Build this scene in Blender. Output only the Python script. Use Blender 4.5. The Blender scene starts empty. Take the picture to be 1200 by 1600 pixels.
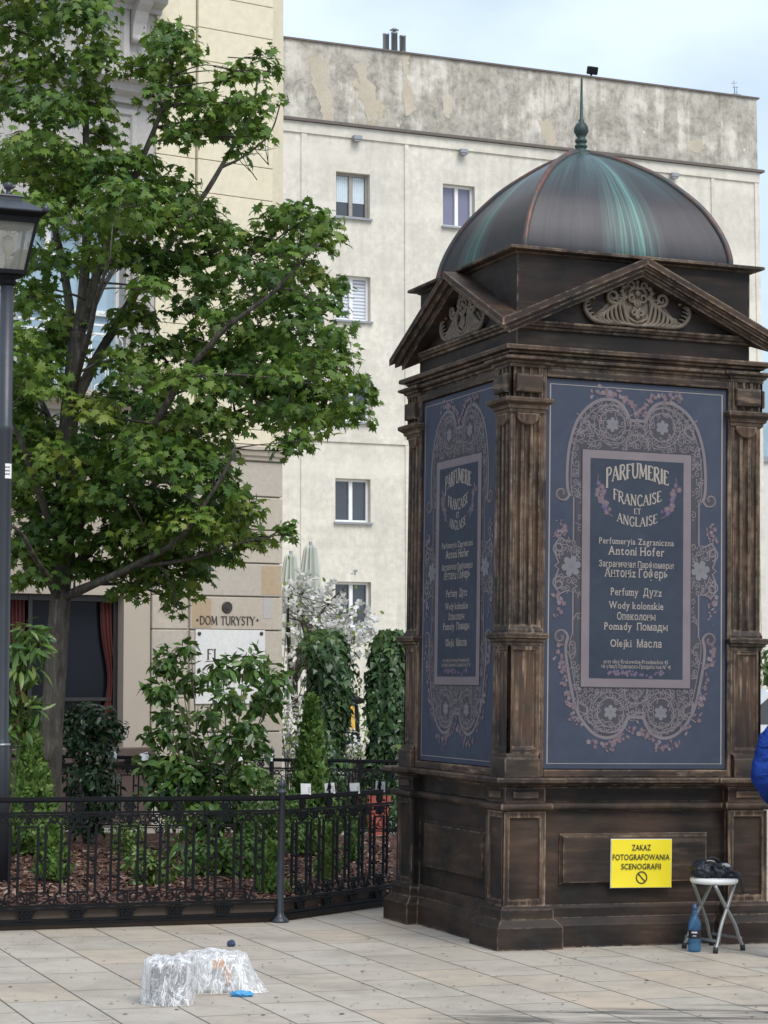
import bpy, bmesh, math, random
import numpy as np
from mathutils import Vector, Matrix, noise
from mathutils.geometry import tessellate_polygon
random.seed(7); rng = np.random.default_rng(7)
PI = math.pi; R = math.radians
S = bpy.context.scene
COL = S.collection

# ------------------------------------------------------------------ camera
F = 3462.0; PITCH = 0.0781; ROLL = 0.0155; EYE = 1.6
cp, sp = math.cos(PITCH), math.sin(PITCH); cr, sr = math.cos(ROLL), math.sin(ROLL)
fw = Vector((0, cp, sp)); up0 = Vector((0, -sp, cp)); rt0 = Vector((1, 0, 0))
c_rt = rt0*cr + up0*sr; c_up = up0*cr - rt0*sr
cam_d = bpy.data.cameras.new('camera'); cam = bpy.data.objects.new('camera', cam_d); COL.objects.link(cam)
M = Matrix.Identity(4)
for i in range(3):
    M[i][0] = c_rt[i]; M[i][1] = c_up[i]; M[i][2] = -fw[i]
M[0][3], M[1][3], M[2][3] = 0, 0, EYE
cam.matrix_world = M
cam_d.sensor_fit = 'VERTICAL'; cam_d.sensor_height = 36; cam_d.lens = F/1600*36
cam_d.clip_start = 0.1; cam_d.clip_end = 2000
S.camera = cam

# ------------------------------------------------------------------ light
SUN_EL, SUN_AZ = R(52), R(148)      # azimuth from +Y, clockwise: behind the camera, to the right
w = bpy.data.worlds.new('World'); S.world = w; w.use_nodes = True
nt = w.node_tree; nt.nodes.clear()
wo = nt.nodes.new('ShaderNodeOutputWorld'); bg = nt.nodes.new('ShaderNodeBackground')
sky = nt.nodes.new('ShaderNodeTexSky'); sky.sky_type = 'NISHITA'; sky.sun_disc = False
sky.sun_elevation = SUN_EL; sky.sun_rotation = SUN_AZ; sky.air_density = 1.0; sky.dust_density = 1.5; sky.ozone_density = 1.5
tc = nt.nodes.new('ShaderNodeTexCoord'); mp = nt.nodes.new('ShaderNodeMapping'); mp.inputs['Scale'].default_value = (2.2, 2.2, 5.0)
nz = nt.nodes.new('ShaderNodeTexNoise'); nz.inputs['Scale'].default_value = 2.3; nz.inputs['Detail'].default_value = 5; nz.inputs['Roughness'].default_value = .5
rp = nt.nodes.new('ShaderNodeValToRGB'); rp.color_ramp.elements[0].position = .36; rp.color_ramp.elements[1].position = .66
rp.color_ramp.elements[0].color = (.50, .50, .50, 1); rp.color_ramp.elements[1].color = (1, 1, 1, 1)
mx = nt.nodes.new('ShaderNodeMix'); mx.data_type = 'RGBA'
mx.inputs[7].default_value = (5.7, 6.7, 8.3, 1)
L = nt.links.new
L(tc.outputs['Generated'], mp.inputs['Vector']); L(mp.outputs[0], nz.inputs['Vector']); L(nz.outputs['Fac'], rp.inputs[0])
L(rp.outputs[0], mx.inputs[0]); L(sky.outputs[0], mx.inputs[6]); L(mx.outputs[2], bg.inputs[0]); L(bg.outputs[0], wo.inputs[0])
bg.inputs[1].default_value = 0.105
sd = bpy.data.lights.new('sun', 'SUN'); so = bpy.data.objects.new('sun', sd); COL.objects.link(so)
sd.energy = 2.0; sd.angle = R(35); sd.color = (1, .965, .91)
dv = Vector((math.sin(SUN_AZ)*math.cos(SUN_EL), math.cos(SUN_AZ)*math.cos(SUN_EL), math.sin(SUN_EL)))
so.rotation_euler = dv.to_track_quat('Z', 'Y').to_euler(); so.location = (8, -8, 20)
S.view_settings.view_transform = 'Standard'; S.view_settings.look = 'None'; S.view_settings.gamma = 1
S.view_settings.exposure = 0.55

# ------------------------------------------------------------------ helpers
def at(px, py, Y):
    d = c_rt*((px-600)/F) + c_up*((800-py)/F) + fw
    return Vector((0, 0, EYE)) + d*(Y/d.y)
def on_plane(px, py, P0, n):
    d = c_rt*((px-600)/F) + c_up*((800-py)/F) + fw
    o = Vector((0, 0, EYE))
    return o + d*((P0-o).dot(n)/d.dot(n))

class G:
    def __init__(s, name):
        s.m = bpy.data.materials.new(name); s.m.use_nodes = True; s.t = s.m.node_tree; s.t.nodes.clear()
        s.o = s.t.nodes.new('ShaderNodeOutputMaterial'); s._tc = None
    def n(s, typ, **k):
        nd = s.t.nodes.new('ShaderNode'+typ)
        for a, b in k.items(): setattr(nd, a, b)
        return nd
    def l(s, a, b):
        if isinstance(a, (int, float)): b.default_value = a
        elif isinstance(a, tuple): b.default_value = a if len(a) == 4 or b.type == 'VECTOR' else a+(1,)
        else: s.t.links.new(a, b)
    def co(s, kind='Object', scale=None, rot=None):
        if s._tc is None: s._tc = s.n('TexCoord')
        o = s._tc.outputs[kind]
        if scale is None and rot is None: return o
        mp = s.n('Mapping'); s.l(o, mp.inputs[0])
        if scale: mp.inputs['Scale'].default_value = scale
        if rot: mp.inputs['Rotation'].default_value = rot
        return mp.outputs[0]
    def noise(s, scale, detail=4, rough=.55, co=None, dist=0):
        x = s.n('TexNoise'); x.inputs['Scale'].default_value = scale; x.inputs['Detail'].default_value = detail
        x.inputs['Roughness'].default_value = rough; x.inputs['Distortion'].default_value = dist
        s.l(co if co is not None else s.co(), x.inputs['Vector']); return x.outputs['Fac']
    def ramp(s, f, stops, interp='LINEAR'):
        r = s.n('ValToRGB'); c = r.color_ramp; c.interpolation = interp
        while len(c.elements) < len(stops): c.elements.new(.5)
        for e, (p, col) in zip(c.elements, stops):
            e.position = p; e.color = (col, col, col, 1) if isinstance(col, (int, float)) else tuple(col)+(1,)
        s.l(f, r.inputs[0]); return r.outputs[0]
    def mix(s, f, a, b, mode='MIX'):
        x = s.n('Mix', data_type='RGBA', blend_type=mode); s.l(f, x.inputs[0]); s.l(a, x.inputs[6]); s.l(b, x.inputs[7]); return x.outputs[2]
    def math(s, op, a, b=0.0, c=0.0):
        x = s.n('Math', operation=op); s.l(a, x.inputs[0]); s.l(b, x.inputs[1]); s.l(c, x.inputs[2]); return x.outputs[0]
    def bump(s, h, strength=.3, dist=.01):
        x = s.n('Bump'); x.inputs['Strength'].default_value = strength; x.inputs['Distance'].default_value = dist; s.l(h, x.inputs['Height']); return x.outputs[0]
    def edge(s, radius=.012, lo=.80, hi=.97):
        b = s.n('Bevel', samples=4); b.inputs['Radius'].default_value = radius
        g = s.n('NewGeometry'); d = s.n('VectorMath', operation='DOT_PRODUCT')
        s.l(b.outputs[0], d.inputs[0]); s.l(g.outputs['Normal'], d.inputs[1])
        return s.ramp(d.outputs['Value'], [(lo, 1.0), (hi, 0.0)])
    def attr(s, name):
        a = s.n('Attribute'); a.attribute_name = name; return a
    def out(s, col, rough=.6, metal=0.0, normal=None, spec=None, **k):
        b = s.n('BsdfPrincipled'); s.l(col, b.inputs['Base Color']); s.l(rough, b.inputs['Roughness']); s.l(metal, b.inputs['Metallic'])
        if normal is not None: s.l(normal, b.inputs['Normal'])
        if spec is not None: b.inputs['Specular IOR Level'].default_value = spec
        for a, v in k.items(): s.l(v, b.inputs[a.replace('_', ' ')])
        s.b = b; s.t.links.new(b.outputs[0], s.o.inputs[0]); return s.m

def plain(name, col, rough=.5, metal=0.0, var=.25, scale=12, bump=.1, spec=None):
    g = G(name); n1 = g.noise(scale, 5)
    c = g.mix(n1, tuple(x*(1-var) for x in col), tuple(min(1, x*(1+var)) for x in col))
    return g.out(c, g.ramp(g.noise(scale*2.3), [(0, max(.02, rough-.1)), (1, min(1, rough+.1))]), metal, g.bump(g.noise(scale*4), bump, .004), spec)

def catmull(pts, n):
    pts = [Vector(p) for p in pts]
    if len(pts) < 3: return [pts[0].lerp(pts[-1], i/n) for i in range(n+1)]
    P = [2*pts[0]-pts[1]] + pts + [2*pts[-1]-pts[-2]]; out = []; m = len(pts)-1
    for i in range(n+1):
        t = i/n*m; k = min(int(t), m-1); t -= k
        a, b, c, d = P[k:k+4]
        out.append(.5*((2*b)+(c-a)*t+(2*a-5*b+4*c-d)*t*t+(3*b-a-3*c+d)*t**3))
    return out

class MB:
    """collects faces, then links them as one mesh object"""
    def __init__(s, jit=0.0): s.v = []; s.f = []; s.mi = []; s.sm = []; s.jit = jit      # jit: tiny height steps so that overlapping print never shares a plane
    def add(s, vs, fs, mi=0, smooth=False, M=None):
        o = len(s.v)
        for p in vs:
            p = Vector(p); s.v.append(M @ p if M is not None else p)
        for f in fs: s.f.append([o+i for i in f]); s.mi.append(mi); s.sm.append(smooth)
        return o
    def box(s, x0, x1, y0, y1, z0, z1, mi=0, M=None):
        s.add([(x0,y0,z0),(x1,y0,z0),(x1,y1,z0),(x0,y1,z0),(x0,y0,z1),(x1,y0,z1),(x1,y1,z1),(x0,y1,z1)],
              [(3,2,1,0),(4,5,6,7),(0,1,5,4),(1,2,6,5),(2,3,7,6),(3,0,4,7)], mi, False, M)
    def rbox(s, x0, x1, y0, y1, z0, z1, b, mi=0, M=None):
        """box with chamfered edges"""
        lv = [(0, b), (b, 0), (1-b, 0), (1, b)]
        def ring(i, z):
            return [(x0+i,y0+b,z),(x0+b,y0+i,z),(x1-b,y0+i,z),(x1-i,y0+b,z),(x1-i,y1-b,z),(x1-b,y1-i,z),(x0+b,y1-i,z),(x0+i,y1-b,z)]
        s.rings([ring(b*.8, z0), ring(0, z0+b), ring(0, z1-b), ring(b*.8, z1)], mi, M=M)
    def rings(s, rs, mi=0, smooth=False, cap=True, M=None, closed=True):
        n = len(rs[0]); vs = [p for r in rs for p in r]; fs = []
        for i in range(len(rs)-1):
            for j in range(n if closed else n-1):
                k = (j+1) % n; fs.append((i*n+j, i*n+k, (i+1)*n+k, (i+1)*n+j))
        if cap: fs.append(tuple(reversed(range(n)))); fs.append(tuple((len(rs)-1)*n+j for j in range(n)))
        return s.add(vs, fs, mi, smooth, M)
    def tube(s, pts, r, n=6, mi=0, smooth=True, cap=True, M=None, flat=None):
        pts = [Vector(p) for p in pts]; m = len(pts)
        rr = r if isinstance(r, (list, tuple)) else [r]*m
        ref = None; rs = []
        for i, p in enumerate(pts):
            t = (pts[min(i+1, m-1)]-pts[max(i-1, 0)])
            if t.length < 1e-9: t = Vector((0, 0, 1))
            t.normalize()
            if ref is None:
                ref = Vector((0, 1, 0)) if abs(t.y) < .9 else Vector((1, 0, 0))
            u = (ref - t*ref.dot(t))
            if u.length < 1e-6: u = t.orthogonal()
            u.normalize(); v = t.cross(u); ref = u
            a0 = PI/4 if n == 4 else 0
            fu = flat if flat else 1
            rs.append([p + (u*math.cos(a0+2*PI*k/n)*fu + v*math.sin(a0+2*PI*k/n))*rr[i] for k in range(n)])
        s.rings(rs, mi, smooth, cap, M)
    def lathe(s, prof, n=16, mi=0, smooth=True, M=None, cap=True):
        s.rings([[(r*math.cos(2*PI*k/n), r*math.sin(2*PI*k/n), z) for k in range(n)] for r, z in prof], mi, smooth, cap, M)
    def poly(s, pts2, z=0, mi=0, M=None):
        z += random.random()*s.jit
        tris = tessellate_polygon([[Vector((p[0], p[1], 0)) for p in pts2]])
        s.add([(p[0], p[1], z) for p in pts2], [tuple(t) for t in tris], mi, False, M)
    def prism(s, pts2, d0, d1, mi=0, M=None):
        n = len(pts2); tris = tessellate_polygon([[Vector((p[0], p[1], 0)) for p in pts2]])
        s.add([(p[0],p[1],d0) for p in pts2]+[(p[0],p[1],d1) for p in pts2],
              [tuple(t) for t in tris]+[tuple(n+i for i in reversed(t)) for t in tris]+[(i,(i+1)%n,n+(i+1)%n,n+i) for i in range(n)], mi, False, M)
    def ribbon(s, pts2, wd, z=0, mi=0, M=None, closed=False):
        pts = [Vector((p[0], p[1])) for p in pts2]; m = len(pts); L_, R_ = [], []; z += random.random()*s.jit
        for i, p in enumerate(pts):
            a = pts[i-1] if (i > 0 or closed) else p; b = pts[(i+1) % m] if (i < m-1 or closed) else p
            t = b-a
            if t.length < 1e-9: t = Vector((1, 0))
            t.normalize(); nn = Vector((-t.y, t.x)); ww = (wd[i] if isinstance(wd, (list, tuple)) else wd)/2
            L_.append(p+nn*ww); R_.append(p-nn*ww)
        fs = [(i, (i+1) % m, m+(i+1) % m, m+i) for i in range(m if closed else m-1)]
        s.add([(p.x, p.y, z) for p in L_]+[(p.x, p.y, z) for p in R_], fs, mi, False, M)
    def build(s, name, mats, parent=None, recalc=True, loc=None):
        me = bpy.data.meshes.new(name); me.from_pydata([tuple(p) for p in s.v], [], s.f)
        me.polygons.foreach_set('material_index', s.mi); me.polygons.foreach_set('use_smooth', s.sm)
        for m in (mats if isinstance(mats, (list, tuple)) else [mats]): me.materials.append(m)
        if recalc:
            bm = bmesh.new(); bm.from_mesh(me); bmesh.ops.recalc_face_normals(bm, faces=bm.faces); bm.to_mesh(me); bm.free()
        me.update()
        return link(name, me, parent, loc)

def link(name, me, parent=None, loc=None):
    o = bpy.data.objects.new(name, me); COL.objects.link(o)
    if parent is not None: o.parent = parent
    if loc is not None: o.location = loc
    return o
def tag(o, label, cat, group=None):
    o['label'] = label; o['category'] = cat
    if group: o['group'] = group
    return o
def thing(name, label, cat, loc=(0, 0, 0), rz=0.0, group=None, mat=None):
    o = bpy.data.objects.new(name, None); COL.objects.link(o); o.empty_display_size = .1
    if mat is not None: o.matrix_world = mat
    else: o.location = loc; o.rotation_euler = (0, 0, rz)
    return tag(o, label, cat, group)
def struct(o, kind='structure'): o['kind'] = kind; return o

def text_mesh(body, width=None, height=None, bold=0.0, spacing=1.0, shear=0):
    """2-D triangles of a line of lettering, centred on its width, baseline at 0"""
    cu = bpy.data.curves.new('letters', 'FONT'); cu.body = body; cu.size = 1; cu.offset = bold; cu.space_character = spacing
    cu.align_x = 'CENTER'; cu.resolution_u = 3; cu.shear = shear
    ob = bpy.data.objects.new('letters', cu); COL.objects.link(ob)
    dg = bpy.context.evaluated_depsgraph_get(); me = bpy.data.meshes.new_from_object(ob.evaluated_get(dg))
    vs = [(v.co.x, v.co.y) for v in me.vertices]; fs = [tuple(p.vertices) for p in me.polygons]
    bpy.data.objects.remove(ob); bpy.data.curves.remove(cu); bpy.data.meshes.remove(me)
    xs = [a for a, _ in vs]; x0, x1 = min(xs), max(xs); cx = (x0+x1)/2
    sx = (width/(x1-x0)) if width else 1
    sy = (height/.72) if height else sx
    return [((x-cx)*sx, y*sy) for x, y in vs], fs

def serif_line(body, width, height, bold):
    """a line set letter by letter, with slab feet and heads added to the stems"""
    V, Fc, x, h_ = [], [], 0.0, .0003
    for ch in body:
        if ch == ' ': x += .30; continue
        h_ = .0003 + (.0002 if h_ > .0006 else 0); vs, fs = text_mesh(ch, None, None, bold); k = len(V)
        x0 = min(a for a, _ in vs); x1 = max(a for a, _ in vs); V += [(a-x0+x, b, 0) for a, b in vs]; Fc += [tuple(k+i for i in f) for f in fs]
        for lev, sgn in ((min(b for _, b in vs), 1), (max(b for _, b in vs), -1)):
            if ch in '-.°,': break
            xs = sorted(a for a, b in vs if abs(b-lev) < .004)
            for p, q in zip(xs, xs[1:]):
                if .05 < q-p < .17:
                    k = len(V); V += [(p-.055-x0+x, lev, h_), (q+.055-x0+x, lev, h_), (q+.055-x0+x, lev+sgn*.055, h_), (p-.055-x0+x, lev+sgn*.055, h_)]; h_ += .00012; Fc.append((k, k+1, k+2, k+3))
        x += x1-x0+.11
    sx = width/x
    return [((a-x/2)*sx, b*height/.72, c) for a, b, c in V], Fc

# ------------------------------------------------------------------ materials
def wood(name, grain, dark=1.0, brown=.5, rub=.4):
    g = G(name)
    co = g.co('Object', grain)
    n1 = g.noise(1.0, 8, .65, co, .6); n2 = g.noise(2.2, 4, .5); n3 = g.noise(7, 6, .6); n4 = g.noise(.5, 3, .5, g.co('Object', tuple(x*3 for x in grain)))
    big = g.noise(1.1, 3, .5)
    a = g.ramp(n1, [(.30, (.014*dark, .0115*dark, .0105*dark)), (.5, (.023*dark, .0175*dark, .0145*dark)), (.70, (.040*dark, .029*dark, .022*dark))])
    br = g.mix(g.ramp(n2, [(.42, 0.0), (.66, brown)]), a, g.ramp(n1, [(.3, (.050, .029, .019)), (.7, (.100, .059, .038))]))
    gr = g.mix(g.ramp(n3, [(.52, 0.0), (.72, .5)]), br, (.026, .033, .029))
    sc = g.math('MULTIPLY', g.ramp(n4, [(.50, 0.0), (.66, 1.0)]), g.math('MULTIPLY', g.ramp(n3, [(.36, 0.0), (.56, 1.0)]), g.ramp(big, [(.40, 0.0), (.58, rub)])))
    gs = g.mix(sc, gr, g.ramp(n1, [(.32, (.11, .068, .042)), (.68, (.38, .27, .18))]))
    e = g.math('MULTIPLY', g.edge(.022, .76, .98), g.ramp(g.math('ADD', g.math('MULTIPLY', g.noise(16, 5, .65), .6), g.math('MULTIPLY', big, .4)), [(.44, .03), (.58, 1.0)]))
    c = g.mix(e, gs, g.ramp(n3, [(.35, (.22, .15, .10)), (.65, (.45, .35, .25))]))
    return g.out(c, g.ramp(n3, [(.3, .45), (.7, .70)]), 0.0, g.bump(n1, .25, .004), .22)
W_H = wood('dark_wood_along', (1.6, 1.6, 15), 1.0, .7, .25)
W_V = wood('dark_wood_upright', (24, 24, 1.7), 1.15, .95, 1.0)
W_B = wood('rubbed_brown_wood', (3, 3, 12), 1.5, 1.0, 1.0)
W_P = wood('dark_panel_wood', (1.6, 1.6, 13), .8, .55, .10)
W_D = wood('black_wood', (1.6, 1.6, 14), .62, .25, .15)

def copper():
    g = G('aged_copper'); uv = g.co('UV')
    sep = g.n('SeparateXYZ'); g.l(uv, sep.inputs[0]); U, V = sep.outputs[0], sep.outputs[1]
    mp = g.n('Mapping'); g.l(uv, mp.inputs[0]); mp.inputs['Scale'].default_value = (5, 1.0, 1)
    st = g.noise(1.0, 7, .62, mp.outputs[0], .15)
    mp2 = g.n('Mapping'); g.l(uv, mp2.inputs[0]); mp2.inputs['Scale'].default_value = (38, 1.2, 1)
    fi = g.noise(1.0, 5, .6, mp2.outputs[0])
    base = g.ramp(st, [(.3, (.022, .022, .025)), (.5, (.031, .031, .035)), (.7, (.044, .041, .044))])
    base = g.mix(g.ramp(g.noise(2.5, 5), [(.4, 0.0), (.7, .4)]), base, (.055, .042, .042))
    base = g.mix(g.math('MULTIPLY', g.ramp(fi, [(.5, 0.0), (.75, .18)]), 1.0), base, (.085, .095, .105))
    # one broad run of verdigris down each face, plus a wash round the crown
    band = g.math('SUBTRACT', 1.0, g.math('ABSOLUTE', g.math('DIVIDE', g.math('SUBTRACT', U, .05), .34)))
    core = g.math('SUBTRACT', 1.0, g.math('ABSOLUTE', g.math('DIVIDE', g.math('SUBTRACT', U, .13), .07)))
    bm = g.math('MULTIPLY', g.ramp(band, [(0, 0.0), (1, .75)]), g.ramp(fi, [(.30, 0.0), (.62, 1.0)]))
    cm = g.math('MULTIPLY', g.ramp(core, [(0, 0.0), (.7, 1.0)]), g.ramp(fi, [(.38, .35), (.6, 1.0)]))
    tp = g.math('MULTIPLY', g.ramp(V, [(.45, 0.0), (1.0, .85)]), g.ramp(st, [(.35, .15), (.65, 1.0)]))
    mm = g.math('MAXIMUM', g.math('MAXIMUM', bm, cm), tp)
    c = g.mix(g.math('MINIMUM', mm, .92), base, g.ramp(fi, [(.3, (.042, .105, .098)), (.7, (.15, .30, .265))]))
    return g.out(c, .42, .25, g.bump(fi, .12, .004), .5)
COPPER = copper()
g = G('copper_rib'); n1 = g.noise(6, 5); n2 = g.noise(20, 4)
RIB = g.out(g.mix(g.ramp(n1, [(.42, 0.0), (.6, 1.0)]), g.ramp(n2, [(.3, (.07, .038, .03)), (.7, (.16, .075, .055))]), (.05, .06, .058)), .5, .2, g.bump(n2, .2, .004))
g = G('verdigris'); n1 = g.noise(9, 5); VERD = g.out(g.ramp(n1, [(.3, (.016, .028, .026)), (.55, (.030, .062, .054)), (.75, (.075, .14, .12))]), .55, .2, g.bump(n1, .2, .005))

def canvas(name, a, b):
    g = G(name); n = g.noise(1.6, 4, .5); f = g.noise(260, 2, .5)
    wr = g.math('ADD', g.noise(2.2, 3, .5, g.co('Object', (1.4, 1.4, .9), (0, .5, 0))), g.math('MULTIPLY', f, .02))
    return g.out(g.mix(n, a, b), .62, 0.0, g.bump(wr, .8, .05), .35)
P_BLUE = canvas('poster_blue', (.024, .032, .054), (.048, .059, .088))
P_INNER = canvas('poster_inner_blue', (.018, .026, .042), (.029, .039, .059))
P_GREY = canvas('poster_grey', (.040, .039, .050), (.056, .052, .064))
P_LINE = canvas('poster_line', (.125, .112, .118), (.165, .145, .150))
P_DARK = canvas('poster_dark_line', (.030, .029, .040), (.042, .040, .05))
P_FRAME = canvas('poster_frame', (.145, .120, .130), (.185, .155, .162))
P_PINK = canvas('poster_pink', (.110, .078, .092), (.15, .105, .118))
P_WHITE = canvas('poster_white', (.13, .125, .137), (.17, .165, .178))
P_TEXT = canvas('poster_lettering', (.24, .215, .19), (.31, .275, .24))
P_MAUVE = canvas('poster_mauve', (.075, .06, .12), (.11, .085, .15))
POSTER = [P_BLUE, P_INNER, P_GREY, P_LINE, P_DARK, P_FRAME, P_PINK, P_WHITE, P_TEXT, P_MAUVE]

g = G('carved_plaster'); n1 = g.noise(14, 5); e = g.edge(.012, .6, .95)
PLASTER = g.out(g.mix(g.math('MULTIPLY', e, .8), g.ramp(n1, [(.3, (.075, .058, .042)), (.7, (.155, .122, .088))]), (.29, .235, .17)), .6, 0.0, g.bump(n1, .3, .005))
IRON = plain('black_iron', (.0055, .006, .0075), .62, .0, .3, 20, .15, .18)
IRON2 = plain('grey_painted_iron', (.032, .037, .046), .42, .0, .25, 8, .1)

def stone(name, a, b, scale=1.2):
    g = G(name); n = g.noise(scale, 6, .6); m_ = g.noise(scale*14, 5, .6); k = g.noise(.7, 3)
    c = g.mix(g.ramp(n, [(.3, 0.0), (.7, 1.0)]), a, b)
    c = g.mix(g.ramp(m_, [(.3, .35), (.75, 0.0)]), c, tuple(x*.62 for x in a))
    return g.out(c, .8, 0.0, g.bump(m_, .25, .006), .25)
SANDSTONE = stone('sandstone', (.43, .375, .30), (.53, .475, .39))
SANDSTONE_T = stone('sandstone_tan', (.40, .30, .19), (.46, .36, .25))
SANDSTONE_G = stone('sandstone_grey', (.42, .375, .31), (.50, .455, .385))
TRIM = stone('grey_stucco', (.40, .385, .36), (.47, .45, .42), 2)
YELLOW = stone('cream_stucco', (.68, .615, .45), (.73, .665, .50), .8)
MARBLE = stone('white_marble', (.66, .65, .63), (.74, .73, .70), 2)
BROWNST = stone('brown_stone', (.085, .06, .05), (.13, .095, .08), 2)
BEIGE = plain('beige_render', (.42, .36, .29), .75, 0, .06, 3, .1)

def oldwall(name, grime):
    g = G(name)
    co = g.co('Object')
    big = g.noise(.16, 5, .6); med = g.noise(.75, 7, .65); fine = g.noise(5, 6, .65)
    streak = g.noise(1.0, 7, .65, g.co('Object', (2.2, 2.2, .16)), .3)
    base = g.mix(g.ramp(med, [(.3, 0.0), (.7, 1.0)]), (.53, .50, .425), (.73, .69, .59))
    base = g.mix(g.ramp(fine, [(.42, .45), (.58, 0.0)]), base, (.47, .445, .39))
    base = g.mix(g.math('MULTIPLY', g.ramp(streak, [(.48, 0.0), (.66, .45)]), g.ramp(big, [(.35, .3), (.6, 1.0)])), base, (.40, .385, .345))
    if grime:
        fl8 = g.noise(1.0, 9, .72, g.co('Object', (1.1, 1.1, .55)), .5)
        f = g.math('ADD', g.math('MULTIPLY', med, .55), g.math('MULTIPLY', streak, .5))
        base = g.mix(g.ramp(f, [(.44, .96), (.53, .82), (.60, .15)]), base, g.ramp(fine, [(.32, (.20, .185, .155)), (.5, (.32, .297, .25)), (.66, (.41, .38, .32))]))
        sp_ = g.noise(1.0, 5, .6, g.co('Object', (.42, .42, .22)), .9)
        base = g.mix(g.ramp(sp_, [(.60, 0.0), (.615, .85)]), base, g.ramp(fine, [(.35, (.40, .34, .25)), (.65, (.52, .45, .33))]))
        base = g.mix(g.ramp(fl8, [(.54, 0.0), (.585, .5)]), base, (.54, .51, .44)); base = g.mix(g.ramp(fl8, [(.36, .7), (.42, 0.0)]), base, (.16, .15, .13))
        vo = g.n('TexVoronoi'); vo.inputs['Scale'].default_value = 1.3; g.l(co, vo.inputs['Vector'])
        base = g.mix(g.ramp(vo.outputs['Distance'], [(.06, .8), (.085, 0.0)]), base, (.62, .58, .48))
    else:
        q = g.noise(1.0, 4, .5, g.co('Object', (.12, .12, 1.1)))
        base = g.mix(g.ramp(q, [(.5, 0.0), (.66, .55)]), base, (.70, .665, .575))
    return g.out(base, .88, 0.0, g.bump(g.math('ADD', med, fine), .3, .03), .2)
WALL_B = oldwall('old_stucco', False); WALL_P = oldwall('weathered_parapet', True)
WALL_E = plain('clean_reveal', (.55, .52, .44), .85, 0, .08, 1, .05)
SHEET = plain('zinc_sheet', (.30, .31, .32), .4, .6, .2, 3, .05)
DARKTRIM = plain('rusty_flashing', (.12, .10, .085), .7, 0, .3, 3, .1)

def glass(name, col, rough=.06, var=.5):
    g = G(name); n = g.noise(1.5, 3)
    return g.out(g.mix(n, tuple(x*(1-var) for x in col), tuple(x*(1+var) for x in col)), rough, 0.0, g.bump(g.noise(.8, 2), .06, .02), .8)
GL_BLUE = glass('window_glass', (.045, .052, .060)); GL_DARK = plain('shop_glass', (.010, .012, .017), .12, 0, .4, 1.5, .02, .12)
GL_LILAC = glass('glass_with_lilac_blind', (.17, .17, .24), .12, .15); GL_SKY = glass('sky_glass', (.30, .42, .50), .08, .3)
CURT = plain('net_curtain', (.55, .62, .66), .9, 0, .12, 6, .1)
g = G('slatted_blind'); wv = g.n('TexWave', wave_type='BANDS', bands_direction='Z'); wv.inputs['Scale'].default_value = 3.2; g.l(g.co(), wv.inputs[0])
BLIND = g.out(g.ramp(wv.outputs['Fac'], [(.25, (.30, .33, .38)), (.45, (.66, .68, .72))]), .6)
WHITE = plain('white_paint', (.74, .74, .72), .45, 0, .05, 5, .05)
GREYW = plain('grey_weathered_frame', (.30, .28, .25), .7, 0, .2, 6, .1)
RED_C = plain('red_curtain', (.085, .018, .014), .85, 0, .3, 3, .1)

def leafmat(name, dark, light, yellow=None, trans=.35, rough=.5):
    g = G(name); a = g.attr('tint'); t = a.outputs['Fac']
    st = [(0.0, dark), (.62, light)]
    if yellow: st += [(.93, tuple(.5*(x+y) for x, y in zip(light, yellow))), (1.0, yellow)]
    c = g.ramp(t, st)
    m_ = g.out(c, rough, 0.0, None, .4)
    tr = g.n('BsdfTranslucent'); g.l(g.mix(.35, c, (.12, .20, .02)), tr.inputs[0])
    ms = g.n('MixShader'); ms.inputs[0].default_value = trans
    g.t.links.new(g.b.outputs[0], ms.inputs[1]); g.t.links.new(tr.outputs[0], ms.inputs[2]); g.t.links.new(ms.outputs[0], g.o.inputs[0])
    return m_
LF_MAPLE = leafmat('maple_leaf', (.038, .092, .016), (.120, .205, .028), (.21, .245, .04), .34)
LF_LAUREL = leafmat('laurel_leaf', (.032, .080, .022), (.105, .190, .042), (.19, .23, .06), .25, .28)
LF_DARK = leafmat('dark_evergreen_leaf', (.010, .028, .012), (.026, .058, .020), None, .12, .3)
LF_THUJA = leafmat('thuja_leaf', (.045, .100, .020), (.115, .205, .040), (.19, .24, .06), .22, .6)
LF_IVY = leafmat('ivy_leaf', (.016, .042, .016), (.055, .110, .036), (.13, .18, .05), .2, .35)
LF_LIME = leafmat('lime_leaf', (.07, .13, .02), (.16, .24, .05), (.30, .32, .08), .3)
PETAL = leafmat('white_petal', (.58, .56, .52), (.80, .79, .77), None, .35, .6)
g = G('bark'); n1 = g.noise(1.0, 7, .65, g.co('Object', (20, 20, 4.5)), .6); n2 = g.noise(3.5, 5, .65)
BARK = g.out(g.mix(g.ramp(n2, [(.45, 0.0), (.65, .5)]), g.ramp(n1, [(.3, (.026, .022, .020)), (.55, (.085, .074, .063)), (.72, (.19, .168, .14))]), (.085, .088, .06)), .9, 0.0, g.bump(n1, .9, .025), .2)
STEM = plain('green_brown_stem', (.07, .055, .035), .8, 0, .3, 10, .2)

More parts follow.
